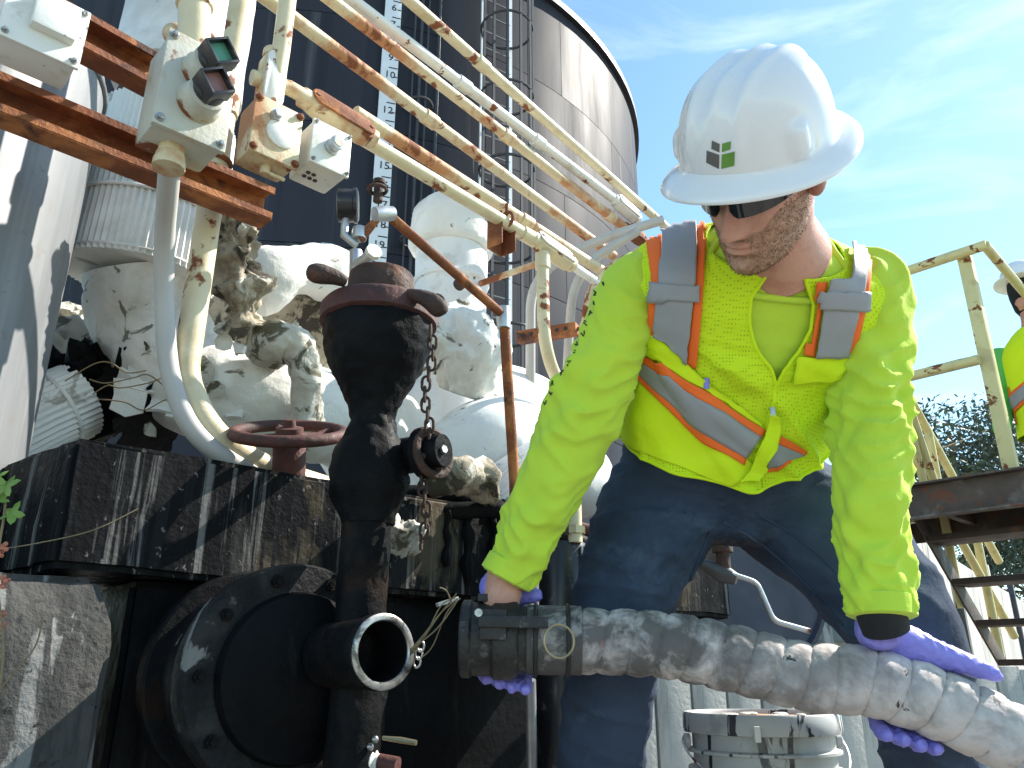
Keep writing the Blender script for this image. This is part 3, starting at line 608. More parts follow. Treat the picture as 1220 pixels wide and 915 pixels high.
# ---------------------------------------------------------------- thin rusty drain pipe, pressure gauge
dp = [P(425, 292, 1.95), P(428, 285, 1.95), P(458, 252, 1.97), P(600, 376, 2.28), P(613, 575, 2.22), P(614, 640, 2.20)]
t = thing('drain_pipe', 'thin rusty drain pipe angling down from the pressure gauge', 'pipe', dp[-1])
MB().tube(dp[1:4], .0135, 14).build('pipe', MT['rust'], t); MB().tube(dp[3:], .015, 14).build('pipe', MT['rust'], t)
for a, b, r in ((dp[3] - Z * .04, dp[3] + Z * .025, .021), (dp[2] - V((.02, .02, .02)), dp[2] + V((.02, .01, .0)), .020), (dp[1], dp[1] + Z * .03, .020)): MB().tube([a, (a + b) / 2, b], [r * .9, r, r * .9], 14).build('elbow', MT['galv'], t)
k = MB().lathe([(.012, 0), (.012, .05), (.016, .05), (.016, .06)], P(450, 240, 1.97), Z, 12).build('valve_stem', MT['rust_dark'], t)
MB().torus(P(450, 226, 1.97), Z, .022, .005, 16, 6).build('valve_wheel', MT['rust_dark'], t)
gq = P(413, 245, 1.98); ga_ = V((1, .12, .05)).normalized()
t = thing('pressure_gauge', 'round black pressure gauge seen edge on by the thin rusty pipe', 'pressure gauge', gq - Z * .09)
MB().lathe([(.036, -.022), (.041, -.02), (.041, .016), (.044, .018), (.044, .026), (.038, .027)], gq, ga_, 32).build('case', MT['black_plastic'], t)
MB().lathe([(.037, 0), (.037, .003)], gq + ga_ * .026, ga_, 32).build('dial', MT['glass'], t)
MB().tube([gq - Z * .04, gq - Z * .085, P(425, 292, 1.95)], .010, 12).build('stem', MT['galv'], t)
t = thing('bleed_valve', 'small crusted galvanized bleed valve above the black funnel', 'valve', P(430, 325, 1.9))
MB().rod(P(424, 300, 1.93), P(424, 330, 1.9), .016).build('body', MT['galv'], t); MB().rod(P(424, 318, 1.91), P(446, 300, 1.86), .014).build('outlet', MT['galv'], t); MB().lathe([(.02, 0), (.02, .012), (.012, .012)], P(444, 302, 1.86), V((.5, -.8, .2)), 8).build('nut', MT['box_white'], t)

# ---------------------------------------------------------------- black funnel standpipe
ax0 = P(446, 470, 1.52); AXX = V((ax0.x, ax0.y, 0))
def hz(py): return up(AXX, py).z
t = thing('funnel_standpipe', 'tar blackened funnel standpipe with capped top standing before the beam', 'standpipe', AXX)
bowl = [(.040, hz(510)), (.042, hz(496)), (.053, hz(478)), (.070, hz(458)), (.089, hz(438)), (.102, hz(414)), (.106, hz(398)), (.107, hz(388))]
def rough_lathe(prof, n, seg, amp, s): 
    pr = cr(prof, n); return MB().loft([[AXX + V((math.cos(w) * (r + amp * noise.noise(V((math.cos(w) * s * .1, math.sin(w) * s * .1, z * s)))), math.sin(w) * (r + amp * noise.noise(V((math.cos(w + 9) * s * .1, math.sin(w) * s * .1, z * s)))), z)) for w in [2 * math.pi * j / seg for j in range(seg)]] for r, z in pr])
rough_lathe(bowl, 40, 48, .006, 60).build('bowl', MT['tar'], t)
MB().lathe([(.106, hz(391)), (.114, hz(388)), (.115, hz(372)), (.108, hz(367)), (.06, hz(365))], AXX, Z, 48).build('rim_flange', MT['rust_red'], t)
cap = rough_lathe([(.064, hz(367)), (.067, hz(354)), (.065, hz(336)), (.060, hz(329)), (.02, hz(328))], 16, 36, .004, 50).build('cap', MT['rust_dark'], t)
for s, pts in ((-1, [(412, 336, 1.50), (398, 330, 1.49), (380, 326, 1.48), (366, 324, 1.48)]), (1, [(486, 350, 1.5), (505, 355, 1.49), (520, 364, 1.48), (527, 376, 1.48)])):
    MB().tube(dense([P(*q) for q in pts], 16), [.010, .011, .012, .013, .014, .015, .016, .017, .018, .019, .019, .019, .018, .016, .013, .007], 14).build('cam_arm', MT['rust_dark'], cap)
MB().torus(P(519, 362, 1.48), V((.3, 1, .2)), .016, .0045, 18, 8).build('pull_ring', MT['rust_dark'], cap)
rough_lathe([(.04, hz(500)), (.044, hz(512)), (.050, hz(520)), (.064, hz(535)), (.072, hz(560)), (.070, hz(585)), (.055, hz(608)), (.046, hz(625))], 30, 40, .008, 45).build('valve_body', MT['tar'], t)
rough_lathe([(.044, hz(620)), (.043, .45), (.046, .2), (.05, .0)], 60, 32, .005, 30).build('riser', MT['tar'], t)
MB().lathe([(.034, 0), (.034, .06), (.048, .062), (.048, .078), (.03, .08), (.03, .11)], P(470, 545, 1.50), V((.85, -.45, 0)), 20).build('side_bonnet', MT['tar'], t)
wh = P(516, 540, 1.46); wax = V((.75, -.62, .1)).normalized()
w = MB().torus(wh, wax, .042, .008, 28, 8).build('hand_wheel', MT['rust_dark'], t)
for q in range(4):
    a = wax.cross(Z).normalized(); b = wax.cross(a); e = a * math.cos(q * 1.57 + .4) + b * math.sin(q * 1.57 + .4); MB().rod(wh, wh + e * .042, .006).build('spoke', MT['rust_dark'], w)
MB().lathe([(.016, 0), (.016, .012), (.008, .012), (.008, .03)], wh, wax, 6).build('nut', MT['steel'], w)
# outlet stub with bright open mouth
sc0 = P(456, 776, 1.24); sax = V((.66, -.74, .02)).normalized()
pr_ = [(.052, -.16), (.054, -.02), (.058, -.018), (.058, -.004), (.056, 0), (.047, .0), (.045, -.004), (.045, -.03), (.043, -.034), (.043, -.14)]
MB().lathe(pr_[:6], sc0, sax, 48, caps=False).build('outlet_stub', MT['tar'], t)
MB().lathe(pr_[5:] + [(.01, -.141)], sc0, sax, 48, caps=False).build('outlet_bore', MT['tar_plain'], t)
MB().lathe([(.0565, -.002), (.0572, .003), (.0545, .005), (.0475, .005), (.0455, .002), (.046, -.002)], sc0, sax, 48, caps=False).build('outlet_lip', MT['steel'], t)
# chain
t = thing('chain', 'dark steel chain hanging from the funnel rim', 'chain', P(500, 640, 1.47))
lk = None; c0 = P(513, 396, 1.47); c1 = P(503, 645, 1.44); nl = 21
for q in range(nl):
    c = c0.lerp(c1, q / (nl - 1)) + X * .006 * math.sin(q * .8)
    m = MB(); e = (X if q % 2 else Y); path = []
    for k in range(16):
        w_ = 2 * math.pi * k / 16; path.append(c + e * .0075 * math.cos(w_) + Z * (.0105 * math.sin(w_) + .004 * (1 if math.sin(w_) > 0 else -1)))
    m.tube(path + [path[0]], .0028, 6, caps=False); m.build('link', MT['rust_dark'], t)
# hand wheel of buried valve
hw = P(345, 516, 1.76); hax = V((.04, -.42, .9)).normalized(); ha = hax.cross(X).normalized(); hb = hax.cross(ha)
t = thing('valve_handwheel', 'brown rusty five spoke handwheel on top of the black beam', 'handwheel', hw - Z * .1)
MB().torus(hw, hax, .118, .0135, 48, 12).build('rim', MT['rust_red'], t)
for q in range(5):
    e = ha * math.cos(q * 1.2566 + .5) + hb * math.sin(q * 1.2566 + .5); MB().tube([hw + e * .02 - hax * .012, hw + e * .07 - hax * .014, hw + e * .122], [.013, .010, .009], 10).build('spoke', MT['rust_red'], t)
MB().lathe([(.036, -.10), (.036, -.03), (.030, -.02), (.030, .012), (.014, .014), (.012, .03)], hw, hax, 24).build('hub', MT['rust_red'], t)
MB().lathe([(.05, -.17), (.052, -.12), (.04, -.10)], hw, hax, 24).build('bonnet', MT['rust_dark'], t)

# rags and black pipes along the beam top
t = conduit('tarred_pipe', 'tar covered pipe lying along the top of the beam', [P(250, 548, 1.84), P(440, 588, 2.0), P(530, 588, 2.05), P(700, 634, 2.25)], .022, 'tar', (.75,), fil=.05)
conduit('tarred_pipe', 'lower tar covered pipe under the green sleeve', [P(515, 610, 1.98), P(600, 606, 2.02), P(700, 650, 2.2)], .022, 'tar', fil=.04)
rg = MB()
for q, (px, py, s) in enumerate(((470, 628, .020), (483, 640, .026), (495, 632, .02), (478, 650, .02), (492, 650, .018))):
    rg.tube(dense([P(px - 8, py - 6, 1.56), P(px, py, 1.545), P(px + 9, py + 4, 1.55)], 10), [s * .5, s * .9, s, s, s * .9, s, s * .8, s, s * .7, s * .3], 20, disp=lump(.010, 40))
tag(rg.build('crumpled_rag', MT['plaster_old']), 'crumpled dirty rag stuck in the tar behind the standpipe', 'rag')
tag(MB().tube(dense([P(510, 582, 1.9), P(530, 570, 1.9), P(565, 565, 1.95), P(590, 590, 2.0)], 24), [.02 + .03 * math.sin(i / 23 * 3.1) for i in range(24)], 30, disp=lump(.03, 14, 1)).build('torn_insulation', MT['rubble'], ang=180), 'muddy torn insulation lump on the beam beside the chain', 'insulation')

# ---------------------------------------------------------------- big flanged pipe under the beam
fc = P(352, 806, 1.36)
t = thing('flanged_pipe', 'large tar blackened flanged pipe under the concrete beam', 'pipe', fc - Z * .2)
pn = V((.62, -.78, 0)).normalized()
MB().tube([fc - pn * q for q in (.55, .4, .25, .12, .06)], .165, 64, disp=lump(.010, 10, 1)).build('barrel', MT['tar_flaked'], t)
MB().lathe([(.10, -.06), (.185, -.058), (.19, -.05), (.19, -.01), (.185, 0), (.12, .002)], fc, pn, 56).build('flange', MT['tar_flaked'], t)
MB().lathe([(.19, -.24), (.195, -.235), (.195, -.20), (.19, -.195)], fc, pn, 56).build('flange', MT['tar'], t)
MB().lathe([(.135, .0), (.14, .005), (.135, .022), (.11, .03), (.07, .045), (.04, .05)], fc, pn, 40).build('blind_cap', MT['tar_plain'], t)
pa = pn.cross(Z).normalized()
for q in range(10):
    e = pa * math.cos(q * .6283) + Z * math.sin(q * .6283); MB().lathe([(.011, 0), (.011, .010), (.006, .010), (.006, .016)], fc + e * .163, pn, 6).build('bolt', MT['tar'], t)
# pale pipe debris at the bottom
t = thing('brass_cock', 'small pale drain cock with yellow handle below the open stub', 'valve', P(440, 912, 1.3))
MB().tube([P(405, 915, 1.32), P(425, 893, 1.30), P(436, 878, 1.29)], [.004, .010, .006], 12).build('strip', MT['galv'], t)
MB().lathe([(.014, 0), (.020, .012), (.02, .03), (.014, .034), (.014, .05)], P(425, 905, 1.3), V((.9, -.2, -.1)), 14).build('body', MT['box_white'], t)
MB().rod(P(452, 908, 1.28), P(474, 912, 1.27), .013).build('nipple', MT['rust_red'], t)
MB().tube([P(456, 879, 1.28), P(478, 882, 1.27), P(496, 885, 1.26)], [.003, .005, .004], 8).build('handle', MT['brass'], t)
for q in ((447, 881), (441, 890)): MB().sphere(P(*q, 1.28), .006, 8, 6).build('nut', MT['steel'], t)
# wires and tag hanging off the coupling
t = thing('wire_bundle', 'thin frayed wires between the open stub and hose coupling', 'wire', P(480, 795, 1.28))
for q in range(6):
    a = P(545 + random.uniform(-4, 4), 712 + random.uniform(-6, 6), 1.28); b = P(478 + random.uniform(0, 24), 785 + random.uniform(-14, 6), 1.27)
    MB().tube(dense([a, a.lerp(b, .35) + V((0, 0, random.uniform(-.012, .016))), a.lerp(b, .7) + V((0, 0, random.uniform(-.01, .01))), b], 18), .0011, 6).build('wire', MT['stem'], t)
MB().tube(dense([P(538, 718, 1.28), P(532, 704, 1.27), P(524, 700, 1.27)], 10), .0012, 6).build('wire', MT['stem'], t)
t = thing('steel_tag', 'small chain of pale steel links by the open stub', 'chain links', P(497, 795, 1.3))
for q in range(3):
    c = P(501 - q * 2.2, 770 + q * 9.5, 1.29); e1 = X; path = [c + e1 * .0055 * math.cos(k * .3927) + Z * .008 * math.sin(k * .3927) for k in range(16)]
    MB().tube(path + [path[0]], .002, 6, caps=False).build('link', MT['steel'], t)
tag(box(P(533, 717, 1.62), (V((.9, .3, .3)).normalized(), V((-.3, .9, .0)).normalized(), V((-.3, -.1, .9)).normalized()), (.022, .012, .004), .001).build('paper_scrap', MT['box_white']), 'pale scrap lying on the black ledge behind the coupling', 'scrap')

# ---------------------------------------------------------------- pump unit and vertical pipe between sleeve and jeans
q0 = P(672, 690, 1.95)
t = thing('pump_unit', 'black cylindrical pump unit with cream vertical pipe behind the sleeve', 'pump', V((q0.x, q0.y, 0)))
zq = lambda py: up(q0, py).z
MB().lathe([(.075, 0), (.075, .15), (.07, zq(735)), (.068, zq(725)), (.062, zq(724)), (.062, zq(655)), (.055, zq(648)), (.02, zq(646))], V((q0.x, q0.y, 0)), Z, 36).build('casing', MT['black_plastic'], t)
q1 = P(685, 620, 1.95); MB().tube([V((q1.x, q1.y, zq(650))), V((q1.x, q1.y, zq(560))), P(690, 500, 2.1)], .017, 16).build('pipe', MT['cream'], t)
MB().lathe([(.024, 0), (.024, .018), (.02, .02)], V((q1.x, q1.y, zq(640))), Z, 8).build('union_nut', MT['brass'], t)
MB().rod(P(655, 618, 2.0), P(712, 634, 2.0), .014).build('cross_pipe', MT['rust_red'], t)
MB().rod(V((q0.x + .045, q0.y - .05, zq(725))), V((q0.x + .045, q0.y - .05, zq(655))), .008).build('tie_rod', MT['steel'], t)
MB().lathe([(.016, 0), (.016, .02), (.012, .022), (.012, .035)], V((q0.x + .045, q0.y - .06, zq(722))), Z, 12).build('fitting', MT['steel'], t)
tag(box(P(632, 690, 2.1), (U, N, Z), (.05, .05, .22), .01).build('concrete_plinth', MT['concrete']), 'narrow pale concrete plinth behind the wrist', 'plinth')
t = conduit('leg_pipe', 'slim stained pipe below the hose coupling', [P(632, 810, 1.75), P(634, 930, 1.75)], .012, 'galv')

# ---------------------------------------------------------------- drum with lever valve seen between the legs
dc = P(892, 690, 2.75); dax = V((.30, -.95, 0)).normalized()
t = thing('navy_drum', 'dark navy horizontal drum seen between the legs', 'drum', dc - Z * .3)
MB().lathe([(.05, -.9), (.29, -.88), (.305, -.86), (.305, -.02), (.315, -.015), (.315, .01), (.30, .012), (.29, -.004), (.05, -.012)], dc, dax, 64).build('shell', MT['navy'], t)
for s in (-1, 1): box(V((dc.x, dc.y + .4, (dc.z - .27) / 2)) + X * .2 * s, (X, Y, Z), (.04, .3, (dc.z - .27) / 2), .006).build('saddle', MT['steel_dark'], t)
t = thing('lever_valve', 'grey lever valve with long bent rod in front of the drum', 'valve', P(862, 700, 2.3))
MB().lathe([(.02, 0), (.02, .05), (.03, .052), (.03, .075), (.022, .078), (.022, .10), (.034, .102), (.034, .115), (.012, .118), (.012, .14)], P(863, 680, 2.3), Z, 16).build('stem', MT['rust_dark'], t)
MB().tube([P(824, 668, 2.35), P(838, 672, 2.32), P(862, 684, 2.3), P(878, 690, 2.28)], [.03, .016, .028, .016], 16).build('body', MT['steel_dark'], t)
MB().tube(fillet([P(872, 684, 2.28), P(902, 694, 2.26), P(922, 740, 2.22), P(965, 752, 2.2)], .02, 5), .0075, 10).build('lever', MT['galv'], t)
MB().lathe([(.036, 0), (.036, .03), (.02, .034)], P(824, 668, 2.36), V((-.9, .2, .1)), 16).build('flange', MT['rust_dark'], t)
tag(MB().tube([P(846, 634, 2.9), P(858, 616, 2.9)], .02, 12).build('rail_stub', MT['yellow']), 'short yellow rail stub seen at the crotch above the drum', 'rail')
t = thing('panel_cabinet', 'pale teal cabinet seen behind the raised thigh', 'cabinet', P(965, 760, 3.3))
for k in range(2): box(P(950 + 34 * k, 705, 3.3), (U, N, Z), (.05, .1, .20), .008).build('panel', MT['teal'], t)
box(P(968, 765, 3.3), (U, N, Z), (.14, .12, .06), .006).build('base', MT['concrete'], t)

# ---------------------------------------------------------------- low board wall behind the bucket
w0 = P(735, 860, 2.15); w0.z = 0
t = thing('low_board_wall', 'low wall of pale vertical boards behind the white bucket', 'wall', w0)
wd = V((.93, .36, 0)).normalized(); wn_ = V((wd.y, -wd.x, 0))
for k in range(17):
    c = w0 + wd * (.055 + .118 * k) + wn_ * random.uniform(-.006, .006); hh = .235 + random.uniform(-.004, .004)
    box(c + Z * hh, (wd, wn_, Z), (.0555, .02, hh), .004).build('board', MT['concrete'], t)
# ---------------------------------------------------------------- pale panel wall at the right
p0 = P(1060, 628, 5.1); p1 = PZ(1220, 722, p0.z); pd = (p1 - p0); pd.z = 0; pd.normalize(); pw = V((pd.y, -pd.x, 0))
t = thing('panel_wall', 'sunlit pale concrete panel wall behind the stairs', 'wall', V((p0.x, p0.y, 0)))
for k in range(12):
    c = p0 + pd * (-.9 + 1.0 * k); hh = p0.z / 2
    box(V((c.x, c.y, hh)), (pd, pw, Z), (.49, .07, hh), .012).build('panel', MT['concrete'], t)
    if k % 2 == 0: box(V((c.x, c.y, hh + .06)) + pd * .5 + pw * .09, (pd, pw, Z), (.045, .03, hh + .06), .006).build('wall_post', MT['steel_dark' if k % 4 else 'concrete'], t)
# ---------------------------------------------------------------- platform, railing, stairs
pb = P(1080, 580, 3.99); PZt = pb.z
t = thing('platform', 'weathered steel channel platform above the stairs', 'platform', V((pb.x, pb.y, 0)))
pbL = pb - N * .9; pbR = pb + N * 2.2
m = MB(); cB = (pbL + pbR) / 2; LB = (pbR - pbL).length / 2
m.box(cB - Z * .085, (N, U, Z), (LB, .006, .085), .002); m.box(cB - Z * .004 + U * -.03, (N, U, Z), (LB, .03, .005), .001); m.box(cB - Z * .166 - U * .03, (N, U, Z), (LB, .03, .005), .001)
m.build('edge_channel', MT['channel'], t)
box(cB + U * .42 - Z * .012, (N, U, Z), (LB, .40, .008), .002).build('deck', MT['steel_brown'], t)
box(cB + U * .78 - Z * .085, (N, U, Z), (LB, .006, .085), .002).build('edge_channel', MT['channel'], t)
for k in range(5):
    c = pbL + N * (.3 + .65 * k) + U * .40; box(c - Z * .06, (N, U, Z), (.02, .36, .045), .002).build('joist', MT['steel_brown'], t)
for a, b in ((-.8, .03), (-.8, .75), (2.0, .03), (2.0, .75)):
    c = pb + N * a + U * b; box(V((c.x, c.y, (PZt - .172) / 2)), (N, U, Z), (.04, .04, (PZt - .172) / 2), .004).build('leg', MT['channel'], t)
pA = P(1203, 562, 1); dA = (pb - CAM).dot(N); pA = PZ(1203, 562, PZt); 
ka = (pA - pb).dot(N); kt = 1.0
t = thing('guard_railing', 'pale yellow angle iron guard railing along the platform edge', 'railing', V((pb.x, pb.y, PZt)))
zt_ = up(pA, 303).z; zm = up(pA, 428).z
eA = pb + N * ka + U * .03
for k, q in enumerate((ka - 1.25, ka, ka + 1.25)):
    c = pb + N * q + U * .03
    mm = MB().box(V((c.x, c.y, (PZt + zt_) / 2)), (N, U, Z), (.030, .005, (zt_ - PZt) / 2), .001); mm.box(V((c.x, c.y, (PZt + zt_) / 2)) + N * .027 + U * .025, (N, U, Z), (.004, .022, (zt_ - PZt) / 2), .001)
    mm.build('post', MT['yellow'], t)
cT = pb + N * (ka - 1.25); cE = pb + N * (ka - .02)
for zz in (zt_, zm): MB().rod(V((cT.x, cT.y, zz)), V((cE.x, cE.y, zz)) + (N * .14 if zz == zt_ else N * 0), .026, 16).build('top_rail' if zz == zt_ else 'mid_rail', MT['yellow'], t)
crn = V((cE.x, cE.y, zt_)) + N * .13
MB().rod(crn, crn + U * .75 - Z * .05, .024, 14).build('return_rail', MT['yellow'], t)
c = crn + U * .75; MB().rod(V((c.x, c.y, PZt)), V((c.x, c.y, zt_ - .05)), .024, 14).build('post', MT['yellow'], t)
# stairs
s0 = P(1108, 640, 4.2); SD = (U * math.cos(R(38)) - Z * math.sin(R(38))).normalized(); SN = (U * math.sin(R(38)) + Z * math.cos(R(38)))
tp = s0 - SD * ((PZt - s0.z) / math.sin(R(38)) - .05)
Ls = (tp.z + .02) / math.sin(R(38))
t = thing('stairs', 'dark steel open tread stairs descending behind the platform', 'stairs', V((s0.x, s0.y, 0)))
for q in (0, .95): box(tp + N * q + SD * Ls / 2 + Z * .0, (SD, N, SN), (Ls / 2, .006, .055), .003).build('stringer', MT['steel_brown'], t)
zz = PZt - .22; treads = []
while zz > .1:
    k = (tp.z - zz) / math.sin(R(38)); c = tp + SD * k + N * .475; treads.append(c)
    box(c + U * .02, (N, U, Z), (.465, .115, .016), .003).build('tread', MT['steel_brown'], t); zz -= .2
t = thing('stair_handrail', 'pale yellow handrail frame sloping down beside the stairs', 'handrail', V((s0.x, s0.y, 0)))
for off in (-.03,):
    for hgt in (.95, .5): MB().rod(tp + N * off + Z * hgt - SD * .1, tp + N * off + Z * hgt + SD * (Ls - .3), .024, 14).build('rail', MT['yellow'], t)
    for k in (.1, .75, 1.4): 
        c = tp + N * off + SD * k; MB().rod(c - Z * .05, c + Z * .96, .024, 14).build('post', MT['yellow'], t)
c0_ = P(1076, 470, 4.3)
for a, b in (((1080, 475, 4.25), (1118, 590, 4.35)), ((1068, 440, 4.25), (1104, 590, 4.3))):
    MB().rod(P(*a), P(*b), .022, 14).build('brace', MT['yellow'], t)

# ---------------------------------------------------------------- trees far behind
def tree(label, base, h, rad, seed, mat):
    rnd = random.Random(seed); t = thing('pine_tree', label, 'tree', base, 'trees behind the platform')
    tr = MB().tube([base, base + Z * h * .5 + X * rnd.uniform(-.2, .2), base + Z * h * .95], [.16, .11, .03], 10)
    for k in range(14):
        a = base + Z * h * rnd.uniform(.3, .9); an = rnd.uniform(0, 6.28); e = V((math.cos(an), math.sin(an), rnd.uniform(.1, .6))); L = rad * rnd.uniform(.5, 1)
        tr.tube([a, a + e * L * .5, a + e * L + Z * .1], [.05, .03, .01], 6)
    tr.build('trunk', MT['stem'], t)
    m = MB(); cl = []
    for k in range(46):
        zz = rnd.uniform(.22, 1.0); an = rnd.uniform(0, 6.28); rr = rad * (1.12 - .75 * zz) * rnd.uniform(.3, 1.0); cl.append((base + V((math.cos(an) * rr, math.sin(an) * rr, zz * h)), rnd.uniform(.35, .8)))
    vs = []; fs = []
    for c, r in cl:
        for q in range(95):
            d = V((rnd.gauss(0, 1), rnd.gauss(0, 1), rnd.gauss(0, .7))); p = c + d.normalized() * r * rnd.uniform(.2, 1) ** .6
            a = V((rnd.uniform(-1, 1), rnd.uniform(-1, 1), rnd.uniform(-1, 1))).normalized(); b = a.cross(V((rnd.uniform(-1, 1), rnd.uniform(-1, 1), rnd.uniform(-1, 1)))).normalized(); s = rnd.uniform(.05, .11)
            k = len(vs); vs += [p - a * s, p + b * s * .35, p + a * s, p - b * s * .35]; fs.append((k, k + 1, k + 2, k + 3))
    mk('crown', vs, fs, mat, t, smooth=False)
MT['needles'] = M('pine_foliage', (.085, .125, .06), .6, var=.5, vs=2.5)
MT['needles2'] = M('grey_green_foliage', (.10, .13, .085), .6, var=.5, vs=2.5)
for k, (px, py, d, rad, lab, mm) in enumerate(((1072, 490, 17, 1.6, 'dark pine tree showing beside the stair handrail braces', 'needles'), (1128, 500, 20, 1.9, 'grey green tree showing between handrail braces and railing post', 'needles2'),
        (1178, 478, 21, 1.9, 'tall pine tree directly behind the railing post', 'needles'), (1222, 500, 19, 1.9, 'dense green tree beneath the second worker', 'needles2'), (1280, 520, 20, 2.2, 'broad pine tree beyond the stairs', 'needles'), (1150, 560, 24, 2.4, 'distant low tree between the two nearer pines', 'needles'))):
    p = P(px, py, d); tree(lab, V((p.x, p.y, 0)), p.z, rad, 40 + k, MT[mm])

# ---------------------------------------------------------------- vine at the left edge
t = thing('vine', 'wild vine with green leaves and dry pink buds beside the concrete beam', 'vine', P(4, 760, 1.2))
vp = dense([P(-12, 880, 1.15), P(4, 780, 1.17), P(-4, 680, 1.18), P(6, 600, 1.2), P(-4, 560, 1.2)], 40)
MB().tube(vp, .002, 6).build('stem', MT['stem'], t)
MB().tube(dense([P(-8, 830, 1.18), P(18, 800, 1.2), P(42, 770, 1.22), P(50, 740, 1.22)], 24), .0013, 6).build('stem', MT['stem'], t)
MB().tube(dense([P(-8, 655, 1.18), P(40, 648, 1.3), P(110, 632, 1.36), P(165, 606, 1.41)], 24), .001, 6).build('stem', MT['stem'], t)
for q, (px, py, s) in enumerate(((8, 578, .022), (14, 612, .020), (-4, 596, .02), (-6, 570, .02))):
    c = P(px, py, 1.19); a = V((math.cos(q + .3), -.2, math.sin(q + .3))).normalized(); nn = V((.1 * q - .1, -.9, .35)).normalized(); b = nn.cross(a).normalized(); a = b.cross(nn)
    ol = []
    for k in range(20):
        w_ = 2 * math.pi * k / 20; rr = s * (.72 + .28 * math.cos(5 * w_)) * (1 + .08 * math.cos(17 * w_)); ol.append(c + a * rr * math.cos(w_) + b * rr * math.sin(w_) + nn * .004 * math.cos(2 * w_))
    mm = MB(); mm.add([c + nn * .003] + ol, [(0, k + 1, (k + 1) % 20 + 1) for k in range(20)]); mm.add([c + nn * .0022] + [p - nn * .0008 for p in ol], [(0, (k + 1) % 20 + 1, k + 1) for k in range(20)])
    mm.build('leaf', MT['leaf'], t)
for q, (px, py) in enumerate(((4, 652), (3, 696), (5, 731), (2, 745), (7, 690), (0, 660))):
    mm = MB()
    for k in range(5): mm.sphere(P(px, py, 1.185) + V((random.uniform(-.004, .004), random.uniform(-.004, .004), random.uniform(-.005, .005))), .0035, 8, 6)
    mm.build('bud', MT['bud'], t)

# ---------------------------------------------------------------- bucket
bk = P(905, 848, 1.66); bz = bk.z; bx = V((bk.x, bk.y, 0))
t = thing('bucket', 'tar splashed grey white plastic bucket with orange dusty lid', 'bucket', bx)
prb = [(.130, .0), (.133, .006), (.140, bz - .15)]
for q in range(3): zc = bz - .135 + q * .034; prb += [(.1405, zc - .010), (.153, zc - .008), (.153, zc - .003), (.1415, zc), (.1415, zc + .012)]
prb += [(.142, bz - .035)]
MB().lathe(prb, bx, Z, 64).build('body', MT['bucket'], t)
lid = MB().lathe([(.141, bz - .040), (.157, bz - .038), (.159, bz - .030), (.158, bz - .004), (.155, bz), (.149, bz), (.146, bz - .004), (.145, bz - .018), (.10, bz - .019), (.01, bz - .018)], bx, Z, 64).build('lid', MT['bucket'], t)
MB().lathe([(.1455, bz - .010), (.1, bz - .008), (.01, bz - .007)], bx, Z, 48).build('lid_dust', MT['bucket_lid'], t)
for q in range(10):
    a = random.uniform(0, 6.28); r = random.uniform(.0, .09); c = bx + V((math.cos(a) * r, math.sin(a) * r, bz - .005)); m = MB(); m.sphere(c, random.uniform(.006, .013), 8, 6, (1.6, 1, .5)); m.build('grit', MT['plaster_old'], t)
for s in (-1, 1): MB().lathe([(.014, 0), (.014, .01), (.008, .014)], bx + V((.15 * s, 0, bz - .055)), X * s, 14).build('handle_boss', MT['bucket'], t)
bail = [bx + V((math.cos(w_) * .165, -abs(math.sin(w_)) * .150, bz - .055 - abs(math.sin(w_)) * .09)) for w_ in [math.pi * k / 24 for k in range(25)]]
MB().tube(bail, .0022, 6).build('bail_handle', MT['galv'], t)
box(bx + V((-.055, -.162, bz - .033)), (X, Y, Z), (.006, .003, .014), .002).build('pull_tab', MT['box_white'], t)

# ================================================================ HOSE
def hose_pts():
    px = [(628, 762, 1.245), (720, 764, 1.24), (800, 769, 1.225), (880, 786, 1.21), (960, 806, 1.19), (1030, 811, 1.17), (1074, 823, 1.16), (1110, 835, 1.15), (1145, 851, 1.14), (1182, 868, 1.13), (1225, 890, 1.11)]
    pts = [P(*q) for q in px]
    e = pts[-1]; d = (pts[-1] - pts[-3]).normalized()
    pts += [e + d * .25 + V((.02, -.02, -.03)), V((1.25, .78, .14)), V((1.65, .62, .055)), V((2.4, .4, .052)), V((3.2, .5, .052))]
    return [V(p) for p in cr([tuple(p) for p in pts], 900)]
HP = hose_pts()
PITCHH = .0432
def hdisp(L, th, p):
    ph = (L / PITCHH + th / (2 * math.pi)) % 1.0
    g = .0080 * (abs(math.sin(math.pi * ph)) ** .27) - .0064 + .0022 * noise.noise(V((th * 5, L * 40, 2))) * (1 - abs(math.sin(math.pi * ph)))
    if L < .10: g *= max(.15, L / .10)
    return g + .0018 * noise.noise(p * 38) + .0010 * noise.noise(p * 95)
hose = thing('suction_hose', 'thick dusty spiral ribbed suction hose held across the legs', 'hose', HP[0] - Z * .05)
ht_ = MB().tube(HP, .0485, 72, disp=hdisp).build('tube', MT['hose'], hose, ang=180)
hd0 = (HP[6] - HP[0]).normalized()
fr0 = frames([HP[0], HP[6]])[0]; EU = fr0[2]; EV = hd0.cross(EU)      # EU points up
cs = HP[0]
MB().tube([HP[q] for q in range(0, 44)], [.0520] * 44, 48, disp=lambda L, th, p: .001 * noise.noise(p * 60)).build('oily_cuff', MT['hose_dark'], hose)
for q in (10, 34): MB().torus(HP[q], hd0, .0525, .0035, 48, 8).build('band_clamp', MT['camlock'], hose)
cp = MB().lathe([(.047, .01), (.050, .0), (.052, -.012), (.058, -.016), (.0605, -.022), (.0605, -.05), (.055, -.056), (.055, -.084), (.0585, -.088), (.0585, -.100), (.055, -.103), (.048, -.103), (.048, -.05), (.02, -.05)], cs, hd0, 56).build('coupler', MT['camlock'], hose)
cw = -EV if (-EV).y < 0 else EV                                        # towards the camera
